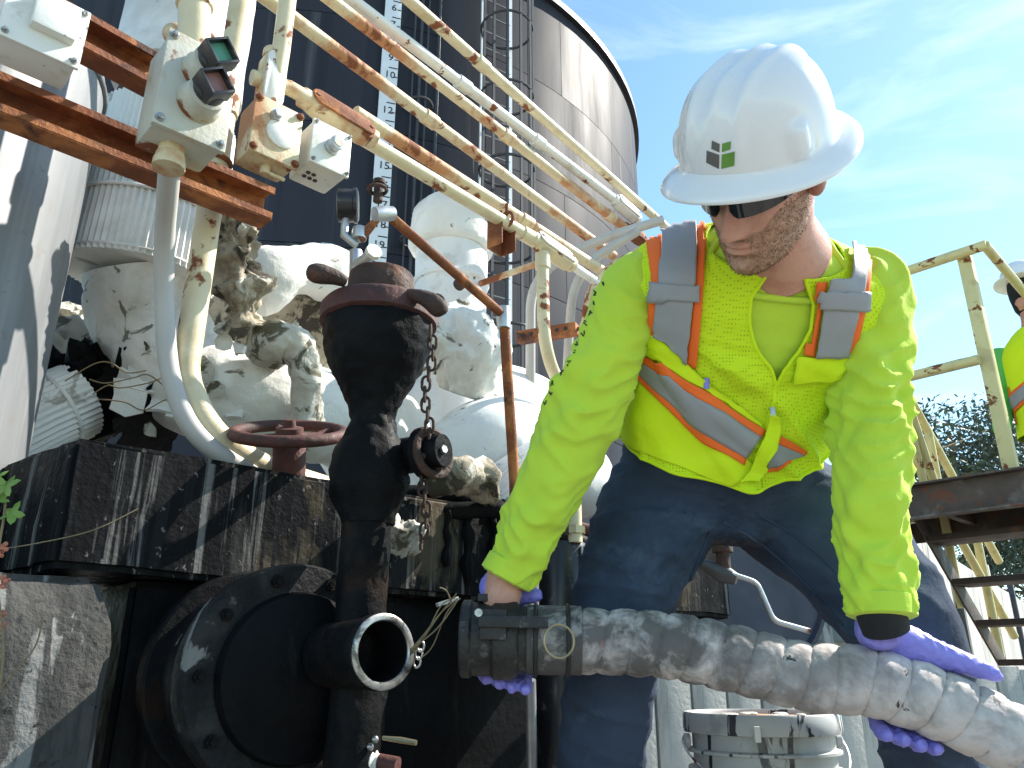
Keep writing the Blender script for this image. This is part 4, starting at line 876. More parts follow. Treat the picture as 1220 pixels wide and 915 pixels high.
for s in (1, -1):
    b = cs + cw * .060 * s + EU * .018 - hd0 * .05
    box(b, (hd0, cw, EU), (.020, .009, .022), .003).build('cam_ear', MT['camlock'], cp)
    arm = MB().box(b + cw * .010 * s + hd0 * .030 + EU * .004, (hd0, cw, EU), (.052, .0055, .0085), .002); arm.build('cam_lever', MT['camlock'], cp)
    MB().rod(b + cw * .0 * s + EU * .016 - hd0 * .022, b + EU * .016 + cw * .016 * s - hd0 * .022, .006, 12).build('lever_pin', MT['steel'], cp)
rc = cs + cw * .071 + hd0 * .048 - EU * .004
MB().torus(rc, (cw + hd0 * .35).normalized(), .0235, .0019, 32, 8).build('pull_ring', MT['brass'], cp)
box(cs + EU * .0605 - hd0 * .062 + cw * .012, (hd0, cw, EU), (.016, .012, .006), .002).build('lug', MT['camlock'], cp)

# ================================================================ WORKER
MT['shirt'] = M('neon_knit_shirt', (.53, .72, .055), .85, var=.05, vs=5, bump=.30, bs=30, bd=10, sheen=.15, spec=.2)
MT['vest'] = M('neon_mesh_vest', (.67, .87, .015), .75, var=.04, vs=5, bump=.30, bs=26, bd=9, spec=.25)
MT['vest_mesh'] = M('neon_perforated_mesh', (.63, .84, .02), .8, var=.04, vs=5, bump=.30, bs=26, bd=8, weave=200, spec=.2)
MT['orange'] = M('orange_trim', (.95, .16, .015), .7, var=.06, vs=8, bump=.1, bs=500)
MT['silver'] = M('grey_reflective_tape', (.30, .30, .31), .5, var=.06, vs=9, bump=.08, bs=300)
MT['jeans'] = M('dark_blue_denim', (.042, .062, .105), .9, var=.35, vs=7, layers=[dict(c=(.10, .15, .22), s=5, lo=.54, hi=.74, a=.55), dict(c=(.014, .018, .028), s=3.5, lo=.54, hi=.68, a=.6)], bump=.45, bs=34, bd=12, spec=.2)
MT['jeans_fade'] = M('faded_denim_patch', (.36, .42, .48), .9, var=.3, vs=40)
MT['skin'] = M('skin', (.58, .30, .22), .5, var=.12, vs=14, layers=[dict(c=(.42, .14, .10), s=22, lo=.5, hi=.7, a=.45)], bump=.12, bs=160, spec=.4)
MT['hair'] = M('sandy_beard', (.30, .18, .10), .6, var=.5, vs=160)
MT['hat'] = M('white_hard_hat', (.80, .80, .81), .24, var=.02, spec=.5, coat=.4, layers=[dict(c=(.6, .59, .57), s=14, lo=.72, hi=.8, a=.15)])
MT['hat_in'] = M('hat_suspension', (.6, .16, .05), .6)
MT['lens'] = M('dark_sunglass_lens', (.008, .009, .012), .08, var=.1, coat=.6)
MT['frame'] = M('black_sunglass_frame', (.012, .012, .013), .35)
MT['glove'] = M('blue_violet_nitrile', (.25, .23, .72), .42, var=.10, vs=16, bump=.22, bs=55, spec=.45)
MT['cuffblack'] = M('black_knit_cuff', (.014, .014, .016), .9, bump=.3, bs=300)
MT['boot'] = M('brown_work_boot', (.10, .055, .03), .7, var=.3, bump=.3)
MT['logo_grey'] = M('logo_grey', (.12, .115, .11), .4, var=.02); MT['logo_green'] = M('logo_green', (.13, .30, .05), .4, var=.02)

def project(bvh, px, py, off):
    d = ray(px, py).normalized(); h = bvh.ray_cast(CAM, d)
    if h[0] is None: return None
    n = h[1] if h[1].dot(d) < 0 else -h[1]
    return h[0] + n * off
def drape(rows, bvh, off, thick=.0015, n=24, m=8):
    """rows: list of (left_px, right_px) pixel pairs down a strip; laid on the garment surface"""
    L = cr([r[0] for r in rows], n); Rr = cr([r[1] for r in rows], n); vs = []; ok = []
    for a, b in zip(L, Rr):
        for j in range(m + 1):
            t_ = j / m; p = project(bvh, a[0] + (b[0] - a[0]) * t_, a[1] + (b[1] - a[1]) * t_, off); vs.append(p); ok.append(p is not None)
    W_ = m + 1
    for _ in range(2):                       # bridge rays that slipped through a seam
        for i in range(1, n - 1):
            for j in range(1, m):
                k = i * W_ + j; nb_ = [vs[q] for q in (k - 1, k + 1, k - W_, k + W_) if vs[q] is not None]
                if len(nb_) >= 3:
                    ds = sorted((q - CAM).length for q in nb_); med = ds[len(ds) // 2]; nb_ = [q for q in nb_ if abs((q - CAM).length - med) < .02]
                    if nb_ and (vs[k] is None or abs((vs[k] - CAM).length - med) > .02): vs[k] = sum(nb_, V((0, 0, 0))) / len(nb_); ok[k] = True
    par = list(range(len(vs)))
    def fd(x):
        while par[x] != x: par[x] = par[par[x]]; x = par[x]
        return x
    qs = []
    for i in range(n - 1):
        for j in range(m):
            q = (i * (m + 1) + j, i * (m + 1) + j + 1, (i + 1) * (m + 1) + j + 1, (i + 1) * (m + 1) + j)
            if all(ok[k] for k in q) and max((vs[q[0]] - vs[q[2]]).length, (vs[q[1]] - vs[q[3]]).length) < .06:
                qs.append(q)
                for k in q[1:]: par[fd(k)] = fd(q[0])
    cn_ = {}
    for q in qs: cn_[fd(q[0])] = cn_.get(fd(q[0]), 0) + 1
    if not qs: return [], []
    best = max(cn_, key=cn_.get); qs = [q for q in qs if fd(q[0]) == best]; used_ = {k for q in qs for k in q}; ok = [i in used_ for i in range(len(vs))]
    idx = {}; v2 = []
    for i, p in enumerate(vs):
        if ok[i]: idx[i] = len(v2); v2.append(p)
    return v2, [tuple(idx[k] for k in q) for q in qs]
def smoothed(vs, fs, it=2):
    nb = [set() for _ in vs]
    for f in fs:
        for a, b in zip(f, f[1:] + f[:1]): nb[a].add(b); nb[b].add(a)
    for _ in range(it):
        vs = [v.lerp(sum((vs[k] for k in nb[i]), V((0, 0, 0))) / len(nb[i]), .5) if len(nb[i]) >= 4 else v for i, v in enumerate(vs)]
    return vs

# --- torso frame
PEL = P(853, 585, 1.46); NEK = P(925, 296, 1.25)
SX = (P(1040, 325, 1.215) - P(762, 320, 1.245)).normalized()      # shoulder line, image left to right
spine = [(PEL, .0), (PEL.lerp(NEK, .35) + V((0, .02, .02)), .35), (PEL.lerp(NEK, .72) + V((0, .035, .025)), .72), (NEK, 1)]
HIPX = V((1, .10, -.02)).normalized()
prof = [  # t, half width, front depth, back depth
    (-.10, .182, .118, .13), (.0, .180, .118, .13), (.2, .172, .118, .115), (.42, .180, .122, .12), (.6, .192, .128, .125), (.76, .205, .118, .12), (.86, .203, .100, .105), (.93, .170, .080, .085), (.98, .112, .066, .075), (1.03, .072, .060, .068)]
def tprof(t):
    for a, b in zip(prof, prof[1:]):
        if t <= b[0] or b is prof[-1]:
            f = max(0, min(1, (t - a[0]) / (b[0] - a[0]))); f = f * f * (3 - 2 * f) if False else f
            return [a[k] + (b[k] - a[k]) * f for k in (1, 2, 3)]
def spine_pt(t):
    pts = [tuple(PEL + (PEL - spine[1][0]) * .5)] + [tuple(s[0]) for s in spine]
    q = (t * 3)
    k = max(0, min(2, int(math.floor(q)))); f = q - k
    P4 = [V(p) for p in ([tuple(PEL * 2 - spine[1][0])] + [tuple(s[0]) for s in spine] + [tuple(NEK * 2 - spine[2][0])])]
    a, b, c, d = P4[k], P4[k + 1], P4[k + 2], P4[k + 3]
    return (b * 2 + (c - a) * f + (a * 2 - b * 5 + c * 4 - d) * f * f + (b * 3 - a - c * 3 + d) * f ** 3) * .5
def tframe(t):
    c = spine_pt(t); ax = (spine_pt(t + .02) - spine_pt(t - .02)).normalized()
    sx = HIPX.lerp(SX, max(0, min(1, t))); sx = (sx - ax * sx.dot(ax)).normalized(); fw = sx.cross(ax)
    if fw.y > 0: fw = -fw
    return c, ax, sx, fw
def tpoint(t, th, off=0):
    """th=0 front centre, positive to image right"""
    c, ax, sx, fw = tframe(t); w, f, b = tprof(t); e = 2.35
    s, k = math.sin(th), math.cos(th)
    x = math.copysign(abs(s) ** (2 / e), s) * (w + off); y = math.copysign(abs(k) ** (2 / e), k) * ((f if k > 0 else b) + off)
    return c + sx * x + fw * y
def torso_rings(t0, t1, n, m, offf, flat=None):
    return [[tpoint(t0 + (t1 - t0) * i / (n - 1), 2 * math.pi * j / m - math.pi, offf(t0 + (t1 - t0) * i / (n - 1), 2 * math.pi * j / m - math.pi)) for j in range(m)] for i in range(n)]

# --- sleeves
def sleeve(cpts, n=130, seg=72, amp=.010, seed=0, skew=0.0, cuffs=True):
    pts = cr([(*p, r) for p, r in cpts], n); path = [V(p[:3]) for p in pts]; rad = [p[3] for p in pts]
    tot = sum((path[i + 1] - path[i]).length for i in range(n - 1))
    def dsp(L, th, p):
        s = L / tot
        env = .55 + .9 * math.exp(-((s - .42) / .2) ** 2) + .75 * math.exp(-((s - .9) / .16) ** 2)
        a = noise.noise(V((L * 27 + 1.6 * skew * math.sin(th), math.cos(th) * .8 + seed, math.sin(th) * .8)))
        b = noise.noise(V((L * 17 + 4 - skew * math.sin(th), math.cos(th + 1) * .9 + seed * 2, math.sin(th + 1) * .9)))
        rdg = (1 - min(1, abs(a) * 2.2)) ** 2
        return amp * env * (.62 * rdg + .8 * b - .28)
    return path, rad, dsp
armL = [(P(790, 345, 1.33), .040), (P(763, 340, 1.325), .060), (P(735, 400, 1.305), .061), (P(703, 476, 1.29), .059), (P(664, 560, 1.29), .0575), (P(634, 628, 1.285), .050), (P(602, 690, 1.27), .040)]
armR = [(P(1008, 345, 1.33), .040), (P(1034, 342, 1.325), .063), (P(1036, 410, 1.29), .062), (P(1035, 500, 1.245), .059), (P(1036, 590, 1.185), .0545), (P(1043, 670, 1.155), .0495), (P(1051, 735, 1.125), .043)]
sh = MB()
sh.loft(torso_rings(.17, 1.02, 60, 72, lambda t, th: .0))
pL, rL, dL = sleeve(armL, seed=3, skew=1.1, amp=.0135); sh.tube(pL, rL, 72, disp=dL)
pR, rR, dR = sleeve(armR, seed=8, skew=-1.6, amp=.0155); sh.tube(pR, rR, 72, disp=dR)
# collar
cN, cax, csx, cfw = tframe(1.0)
# --- head frame
HC = P(907, 204, 1.14)
w_ = (CAM - HC).normalized(); rr_ = w_.cross(Z).normalized()
if rr_.x < 0: rr_ = -rr_
uu_ = rr_.cross(w_)
if uu_.z < 0: uu_ = -uu_
HU = (rr_ * -.02 + uu_ * .92 + w_ * .37).normalized()
f0 = (w_ - HU * w_.dot(HU)).normalized(); YAW = R(31)
HF = (f0 * math.cos(YAW) - rr_ * math.sin(YAW)); HF = (HF - HU * HF.dot(HU)).normalized()
HR = HF.cross(HU)
if HR.dot(rr_) < 0: HR = -HR
def hp(x, y, z): return HC + HR * x + HF * y + HU * z
hs = [(-.128, .020, .070, .02), (-.118, .036, .084, .03), (-.104, .046, .091, .04), (-.085, .054, .092, .055), (-.06, .061, .090, .072), (-.03, .067, .088, .088), (0, .0725, .086, .096), (.03, .075, .092, .100), (.06, .074, .088, .100), (.09, .062, .068, .082), (.112, .034, .036, .044)]
def head_pt(th, z, off=0):
    z0 = z
    for a, b in zip(hs, hs[1:]):
        if z <= b[0] or b is hs[-1]:
            q = max(0, min(1, (z - a[0]) / (b[0] - a[0]))); w, f, bk_ = [a[k] + (b[k] - a[k]) * q for k in (1, 2, 3)]; break
    s, c = math.sin(th), math.cos(th); e = 2.3
    x = math.copysign(abs(s) ** (2 / e), s) * (w + off); y = math.copysign(abs(c) ** (2 / e), c) * ((f if c > 0 else bk_) + off)
    if c > 0:
        G = lambda v, s_: math.exp(-(v / s_) ** 2)
        nz_ = max(0, min(1, (.018 - z) / .058))
        if z > -.052: y += .029 * nz_ ** 1.3 * G(x, .0085 + .006 * nz_)
        else: y += .029 * max(0, 1 - (-.052 - z) / .009) * G(x, .0145)
        y += .006 * (G(x - .012, .006) + G(x + .012, .006)) * G(z + .047, .008)
        y -= .012 * (G(x - .031, .016) + G(x + .031, .016)) * G(z - .004, .015)
        y += .006 * G(z - .026, .010) * G(x, .045)
        y += .0065 * G(z + .070, .0042) * G(x, .021) + .0075 * G(z + .080, .0045) * G(x, .019) - .0035 * G(z + .0750, .0018) * G(x, .024)
        y -= .004 * G(z + .090, .006) * G(x, .02)
        y += .008 * G(z + .108, .012) * G(x, .017)
        y += .005 * (G(x - .045, .015) + G(x + .045, .015)) * G(z + .028, .018)
    return hp(x, y, z)
zs = [-.128 + .24 * i / 119 for i in range(120)]
NH = 120
def thmap(j):
    u = j / NH * 2 - 1; return math.pi * (u * .55 + .45 * u ** 3)          # denser at the front
hrings = [[head_pt(thmap(j), z) for j in range(NH)] for z in zs]
body = MB(); body.loft(hrings)
neck0 = hp(0, -.018, -.055); neck1 = tframe(.97)[0]
body.tube(dense([neck0, neck0.lerp(neck1, .5) + HF * .008, neck1], 24), [.058, .058, .058, .059, .059, .06] + [.060 + .0015 * k for k in range(18)], 48)
for s in (-1, 1):
    for q in range(1): body.sphere(hp(.074 * s, -.012, -.012), .03, 14, 10, (.45, .75, 1.0))
inner = [[tpoint(.04 + .96 * i / 30, 2 * math.pi * j / 32 - math.pi, -.014) for j in range(32)] for i in range(31)]
body.loft(inner)
for arm in (armL, armR):
    pts = cr([(*p, max(.03, r - .02)) for p, r in arm], 30); body.tube([V(p[:3]) for p in pts], [p[3] for p in pts], 20)
wrL = P(598, 712, 1.265); body.tube([armL[-1][0] - (wrL - armL[-1][0]) * .5, wrL, wrL + (wrL - armL[-1][0])], [.031, .030, .028], 24)
wrR = P(1056, 752, 1.125); body.tube([armR[-1][0] - (wrR - armR[-1][0]) * .5, wrR], [.031, .028], 24)
legL = [(P(792, 580, 1.46), .098), (P(779, 620, 1.43), .102), (P(750, 690, 1.38), .088), (P(732, 780, 1.375), .078), (P(722, 850, 1.41), .078), (P(712, 930, 1.46), .076), (P(705, 1010, 1.50), .066), (P(702, 1080, 1.53), .062)]
legR = [(P(905, 578, 1.47), .098), (P(944, 608, 1.45), .104), (P(1022, 676, 1.39), .101), (P(1078, 755, 1.34), .090), (P(1098, 830, 1.36), .084), (P(1116, 930, 1.41), .080), (P(1128, 1010, 1.45), .068), (P(1136, 1080, 1.48), .062)]
for leg in (legL, legR):
    pts = cr([(*p, max(.03, r - .022)) for p, r in leg], 30); body.tube([V(p[:3]) for p in pts], [p[3] for p in pts], 20)
body_o = body.build('person', MT['skin'], ang=180)
tag(body_o, 'person in white hard hat and neon vest bending to hold the hose', 'person')
WK = body_o
# --- shirt
vs, ns, fs = remeshed(sh, .0042, 2, .4)
shirt = mk('shirt', vs, fs, MT['shirt'], WK, ang=180)
# collar band
ring = []
for j in range(48):
    th = 2 * math.pi * j / 48 - math.pi; ring.append(tpoint(.985, th, .004))
# --- cuffs of sleeves
for path, rad in ((pL, rL), (pR, rR)):
    d = (path[-1] - path[-6]).normalized(); MB().lathe([(rad[-1] - .002, -.03), (rad[-1] + .003, -.028), (rad[-1] + .004, -.002), (rad[-1] - .002, .001)], path[-1], d, 36).build('sleeve_hem', MT['shirt'], shirt)
# --- vest
def voff(t, th):
    hem = max(0, (.48 - t) / .42)
    o = .012 + .030 * hem ** 1.4 * (.55 + .45 * max(0, math.cos(th)))
    o += .006 * noise.noise(V((t * 5.5, math.sin(th) * 2.2, math.cos(th) * 2.2))) * (1 if t < .6 else .3)
    fold = noise.noise(V((t * 3.0 + th * 2.0, th * 1.2, 3.3))); o += .010 * hem * fold
    # diagonal drag folds from the right shoulder to the left hem
    dg = noise.noise(V((t * 7 + th * 3.2, t * 1.2 - th * .5, 7.7))); o += .013 * (1 - min(1, abs(dg) * 2.0)) ** 2 * max(.12, min(1, (.74 - t) / .15))
    dg2 = noise.noise(V((t * 13 - th * 2.0, th * 1.8, 1.7))); o += .0050 * dg2 * max(.15, min(1, (.74 - t) / .15))
    return o
def half_open(t, right=False):   # half width (angle) of the neck opening
    if t < .52: return .002
    q = min(1, (t - .52) / .42); return .002 + (.18 if right else .25) * q ** 1.15
T0, T1, NT, NTH = .145, 1.0, 110, 90
def vgrid(a_of, b_of, name_mat):
    vs = []; fs = []
    for i in range(NT):
        t = T0 + (T1 - T0) * i / (NT - 1); a = a_of(t); b = b_of(t)
        for j in range(NTH):
            th = a + (b - a) * j / (NTH - 1); tt = t + (.17 * max(0, math.sin(th)) + .06 * max(0, -math.sin(th))) * (1 - i / (NT - 1)) ** 2
            vs.append(tpoint(tt, th, voff(tt, th)))
    for i in range(NT - 1):
        for j in range(NTH - 1): q = i * NTH + j; fs.append((q, q + 1, q + NTH + 1, q + NTH))
    return vs, fs
CEN = .06            # the zip sits a little off the centre
vL = vgrid(lambda t: -math.pi / 2 - .001, lambda t: CEN - half_open(t), 0)
vR = vgrid(lambda t: CEN + half_open(t, True), lambda t: math.pi / 2 + .001, 0)
vB = vgrid(lambda t: math.pi / 2, lambda t: 3 * math.pi / 2, 0)
vroot = None
def thick(vs, fs, th=.002):
    n = len(vs); nb = [V((0, 0, 0)) for _ in vs]
    for f in fs:
        nn = (vs[f[1]] - vs[f[0]]).cross(vs[f[3 if len(f) > 3 else 2]] - vs[f[0]])
        for k in f: nb[k] += nn
    edge = {}
    for f in fs:
        for a, b in zip(f, f[1:] + f[:1]): edge[(a, b)] = edge.get((a, b), 0) + 1
    v2 = vs + [v - q.normalized() * th for v, q in zip(vs, nb)]; f2 = list(fs) + [tuple(k + n for k in reversed(f)) for f in fs]
    for (a, b) in edge:
        if (b, a) not in edge: f2.append((b, a, a + n, b + n))
    return v2, f2
allv = vL[0] + vR[0] + vB[0]; allf = vL[1] + [tuple(k + len(vL[0]) for k in f) for f in vR[1]] + [tuple(k + len(vL[0]) + len(vR[0]) for k in f) for f in vB[1]]
V2 = MB()
for g_ in (vL, vR, vB):
    v3, f3 = thick(*g_); V2.add(v3, f3)
vest = V2.build('vest', MT['vest_mesh'], WK, ang=180)
vb = BVHTree.FromPolygons([tuple(v) for v in allv], allf)
def strip(name, mat, rows, off=.0028, parent=vest, n=30, m=8, sm=1, th=.0014):
    off = off * 1.25 + .0022
    v_, f_ = drape(rows, vb, off, n=n, m=m)
    if not f_: return None
    v_ = smoothed(v_, f_, sm); cnt = sum(((v_[f[1]] - v_[f[0]]).cross(v_[f[3]] - v_[f[0]]).dot(CAM - v_[f[0]]) > 0) for f in f_)
    if cnt * 2 < len(f_): f_ = [tuple(reversed(f)) for f in f_]
    v_, f_ = thick(v_, f_, th); return mk(name, v_, f_, mat, parent, ang=180)
# solid fabric lower front panels, pocket flaps
strip('lower_panel', MT['vest'], [((768, 440), (905, 560)), ((755, 470), (890, 568)), ((744, 500), (882, 574)), ((738, 528), (872, 580))], .0012, n=26, m=30, sm=1)
strip('chest_pocket', MT['vest'], [((772, 392), (862, 470)), ((770, 410), (900, 498)), ((768, 420), (908, 508))], .004, n=10, m=24)
# left strap
Ls_ = [((772, 262), (790, 262)), ((771, 284), (790, 284)), ((777, 328), (788, 328)), ((775, 360), (785, 360)), ((772, 398), (781, 402))]
Lg_ = [((788, 256), (826, 252)), ((790, 284), (832, 284)), ((788, 328), (830, 328)), ((785, 360), (826, 360)), ((781, 400), (820, 432))]
Lo_ = [((824, 252), (838, 256)), ((831, 284), (842, 284)), ((829, 328), (839, 328)), ((825, 370), (836, 370)), ((819, 431), (830, 440))]
strip('orange_trim', MT['orange'], Ls_, .0036, m=4, n=50); strip('reflective_tape', MT['silver'], Lg_, .0085, m=16, n=50, sm=4); strip('orange_trim', MT['orange'], Lo_, .0036, m=4)
strip('cross_tape', MT['silver'], [((777, 339), (834, 341)), ((777, 358), (833, 360))], .0105, n=6, m=14)
Rs_ = [((977, 266), (990, 266)), ((977, 284), (989, 284)), ((972, 330), (984, 330)), ((966, 370), (977, 370)), ((956, 421), (969, 424))]
Rg_ = [((989, 264), (1023, 270)), ((989, 284), (1027, 288)), ((984, 330), (1026, 334)), ((977, 370), (1017, 374)), ((969, 423), (1005, 423))]
Ro_ = [((1022, 270), (1033, 276)), ((1026, 288), (1036, 292)), ((1025, 334), (1034, 336)), ((1016, 374), (1027, 376)), ((1004, 423), (1016, 420))]
strip('orange_trim', MT['orange'], Rs_, .0036, m=4, n=50); strip('reflective_tape', MT['silver'], Rg_, .0085, m=16, n=50, sm=4); strip('orange_trim', MT['orange'], Ro_, .0036, m=4)
strip('cross_tape', MT['silver'], [((971, 346), (1030, 352)), ((968, 366), (1028, 371))], .0105, n=6, m=14)
strip('chest_pocket', MT['vest'], [((948, 424), (1016, 424)), ((945, 440), (1006, 442)), ((943, 456), (992, 452))], .0052, n=10, m=12)
# slanting lower band: rows run along the band
top = [(764, 420), (800, 441), (850, 473), (912, 512)]; a_ = [(764, 429), (799, 452), (848, 485), (906, 521)]; b_ = [(759, 441), (792, 472), (838, 514), (888, 545)]; c_ = [(757, 448), (789, 479), (834, 522), (885, 553)]
strip('orange_trim', MT['orange'], list(zip(top, a_)), .0040, m=4); strip('reflective_tape', MT['silver'], list(zip(a_, b_)), .0046); strip('orange_trim', MT['orange'], list(zip(b_, c_)), .0040, m=4)
top = [(928, 518), (944, 525), (962, 535)]; a_ = [(925, 527), (941, 534), (957, 541)]; b_ = [(911, 556), (928, 552), (941, 546)]; c_ = [(907, 563), (925, 558), (938, 552)]
strip('orange_trim', MT['orange'], list(zip(top, a_)), .0040, m=4, n=14); strip('reflective_tape', MT['silver'], list(zip(a_, b_)), .0046, n=14); strip('orange_trim', MT['orange'], list(zip(b_, c_)), .0040, m=4, n=14)
# zip placket
strip('zip_placket', MT['vest'], [((917, 486), (931, 490)), ((910, 514), (927, 518)), ((892, 552), (910, 558)), ((880, 574), (899, 577))], .0105, m=10, n=50, sm=8)
zp = project(vb, 921, 487, .008)
if zp: MB().box(zp, (X, Y, Z), (.004, .002, .008), .001).build('zip_pull', MT['galv'], vest)
pn_ = project(vb, 841, 459, .006)
if pn_: MB().rod(pn_ - Z * .004, pn_ + Z * .012 - Y * .004, .005).build('pen', MT['glove'], vest)
# piping along the front edges
for g_, col_ in ((vL, NTH - 1), (vR, 0)): MB().tube([g_[0][i * NTH + col_] for i in range(4, NT)], .0028, 8).build('front_piping', MT['vest'], vest)
MB().tube([g_ for g_ in vL[0][:NTH]], .003, 8).build('hem_piping', MT['vest'], vest); MB().tube([g_ for g_ in vR[0][:NTH]], .003, 8).build('hem_piping', MT['vest'], vest)
# shirt collar
MB().tube([tpoint(1.012 - .085 * max(0, math.cos(th)), th, .002) for th in [2 * math.pi * j / 60 - math.pi for j in range(61)]], .006, 10, caps=False).build('collar', MT['shirt'], shirt)
# dark lettering down the sleeve
sb = BVHTree.FromPolygons([tuple(v) for v in vs], fs)
for q in range(13):
    t_ = q / 12; px, py = 727 - 74 * t_, 338 + 142 * t_
    c = None
    for dx in range(-16, 20):
        c = project(sb, px + dx, py, .0006)
        if c: break
    if c:
        px = px + dx + 3.5; m_ = MB(); rnd = random.Random(q)
        for k in range(3):
            a1 = project(sb, px + rnd.uniform(-1.5, 3), py + rnd.uniform(-4, 4), .0008); a2 = project(sb, px + rnd.uniform(-1.5, 3), py + rnd.uniform(-4, 4), .0008)
            if a1 and a2 and (a1 - a2).length < .02: m_.rod(a1, a2, .0011, 5)
        if m_.v: m_.build('print_mark', MT['ink'], shirt)
# --- jeans
jm = MB()
jm.loft([[tpoint(-.17 + .47 * i / 24, 2 * math.pi * j / 48 - math.pi, .0 if i > 7 else -.0022 * (7 - i) ** 2) for j in range(48)] for i in range(25)])
for leg in (legL, legR):
    pts = cr([(*p, r) for p, r in leg], 60); jm.tube([V(p[:3]) for p in pts], [p[3] for p in pts], 40)
vs_, ns_, fs_ = remeshed(jm, .006, 4, .5)
crotch = P(855, 622, 1.42)
v4 = []
for v, n in zip(vs_, ns_):
    dc_ = (v - crotch).length; e = math.exp(-(dc_ / .22) ** 2)
    a = noise.noise(V((v.x * 5, v.y * 5, v.z * 21 + v.x * 6))); b = noise.noise(V((v.x * 10, v.y * 10, v.z * 10))); dirf = noise.noise(V((math.atan2(v.z - crotch.z, v.x - crotch.x) * 7, dc_ * 3, 1)))
    v4.append(v + n * (.0060 * (1 - min(1, abs(a) * 2.0)) ** 2 + .003 * b + .007 * e * (1 - min(1, abs(dirf) * 2.4)) ** 2))
jeans = mk('jeans', v4, fs_, MT['jeans'], WK, ang=180)
jb = BVHTree.FromPolygons([tuple(v) for v in v4], fs_)
def on_jeans(name, mat, pxs, r, off=.001):
    pts = [project(jb, px, py, off) for px, py in cr(pxs, 40)]; pts = [p for p in pts if p]
    pts = [p for i, p in enumerate(pts) if i == 0 or (p - pts[i - 1]).length < .05]
    if len(pts) > 4: MB().tube(pts, r, 6).build(name, mat, jeans)
on_jeans('inseam', MT['jeans'], [(862, 622), (910, 650), (960, 695), (1005, 745)], .0022)
on_jeans('side_seam', MT['jeans'], [(900, 612), (950, 640), (1000, 685), (1040, 740)], .002)
on_jeans('inseam', MT['jeans'], [(846, 632), (826, 680), (806, 740)], .0022)
fp = [project(jb, 757 + 11 * math.cos(w) + 6 * math.sin(w), 630 + 9 * math.sin(w) - 7 * math.cos(w), .0009) for w in [k * .628 for k in range(10)]]
if False: mk('worn_patch', fp + [p - ray(757, 630) * -.0006 for p in fp], [tuple(range(10))], MT['jeans_fade'], jeans)
# boots
for leg in (legL, legR):
    a = leg[-1][0]; f = V((a.x, a.y, 0))
    m_ = MB().tube([V((f.x, f.y, .16)), V((f.x, f.y, .09)), V((f.x, f.y, .05))], [.055, .056, .054], 24); 
    m_.loft([[f + V((math.cos(w) * ww, yy + math.sin(w) * .02, max(.0, hh * (.5 + .5 * math.sin(w))))) for w in [2 * math.pi * k / 20 for k in range(20)]] for yy, ww, hh in ((.07, .035, .08), (.05, .045, .11), (0, .047, .12), (-.08, .05, .09), (-.15, .05, .07), (-.20, .035, .05))])
    m_.build('boot', MT['boot'], WK)
# --- gloves
def glove(axis_pt, h, up_, fr_, rad, fingers, thumb, palm, wrist, name='glove'):
    """points round a gripped tube: h axis, up_ up, fr_ towards camera; angle 0 = camera side, 90 = top, 180 = far side"""
    def g(s, ang, r): q = R(ang); return axis_pt + h * s + (fr_ * math.cos(q) + up_ * math.sin(q)) * r
    m_ = MB()
    for s0_, s1_, angs, fr2 in fingers:
        n = len(angs); pts = [g(s0_ + (s1_ - s0_) * k / (n - 1), a, rad + fr2 + (.003 if k else .006)) for k, a in enumerate(angs)]
        pts = dense(pts, 22); m_.tube(pts, [fr2 * (1.10 - .16 * (k / 21)) * (1 if k < 20 else .8) * (1 + .05 * math.sin(k * .9)) for k in range(22)], 14); m_.sphere(pts[-1], fr2 * .8, 12, 8)
    for pts_, rs in (thumb, palm):
        pts = dense([g(*q) for q in pts_], 24); rr2 = [x[0] for x in cr([(x,) for x in rs], 24)]; m_.tube(pts, rr2, 18); m_.sphere(pts[-1], rr2[-1] * .9, 12, 8); m_.sphere(pts[0], rr2[0] * .9, 12, 8)
    for q in wrist: m_.tube(dense(q[0], 16), [x[0] for x in cr([(x,) for x in q[1]], 16)], 22)
    v_, n_, f_ = remeshed(m_, .0028, 4, .5)
    v_ = [v + n * (.0020 * (1 - min(1, abs(noise.noise(v * 70)) * 2.5)) ** 2 + .0006 * noise.noise(v * 140)) for v, n in zip(v_, n_)]
    return mk(name, v_, f_, MT['glove'], WK, ang=180)
# right side of picture
k0 = min(range(len(HP)), key=lambda k: abs((HP[k] - CAM).dot(X) / max(.1, (HP[k] - CAM).dot(V((0, CP, SP)))) - (1080 - 610) / FPX) if k < 420 else 9)
hA = HP[k0]; hH = (HP[k0 + 6] - HP[k0 - 6]).normalized(); toC = (CAM - hA); toC = (toC - hH * toC.dot(hH)).normalized(); hUp = hH.cross(toC)
if hUp.z < 0: hUp = -hUp
def gp(s, ang, r): return hA + hH * s + (toC * math.cos(R(ang)) + hUp * math.sin(R(ang))) * r
fing = [(-.030 + .0235 * k, -.016 + .0225 * k, (140, 175, 205, 235, 255, 270 + (4 if k in (1, 2) else 0)), .0118 - (.0012 if k == 3 else 0)) for k in range(4)]
glove(hA, hH, hUp, toC, .050, fing,
      ([(-.040, 100, .072), (.0, 97, .068), (.045, 93, .0645), (.085, 88, .0615), (.108, 85, .060)], [.029, .025, .018, .0135, .0105]),
      ([(-.045, 150, .064), (-.02, 140, .066), (.015, 138, .066), (.045, 142, .064)], [.020, .023, .022, .016]),
      [([wrR + V((-.004, .004, .008)), gp(-.050, 100, .074), gp(-.030, 118, .068)], [.031, .030, .024]), ([gp(-.05, 100, .072), gp(-.01, 112, .067), gp(.03, 120, .064)], [.022, .020, .014])])
MB().tube([armR[-1][0] + (wrR - armR[-1][0]) * -.9, armR[-1][0] + (wrR - armR[-1][0]) * .95], [.035, .032], 28).build('black_cuff', MT['cuffblack'], WK)
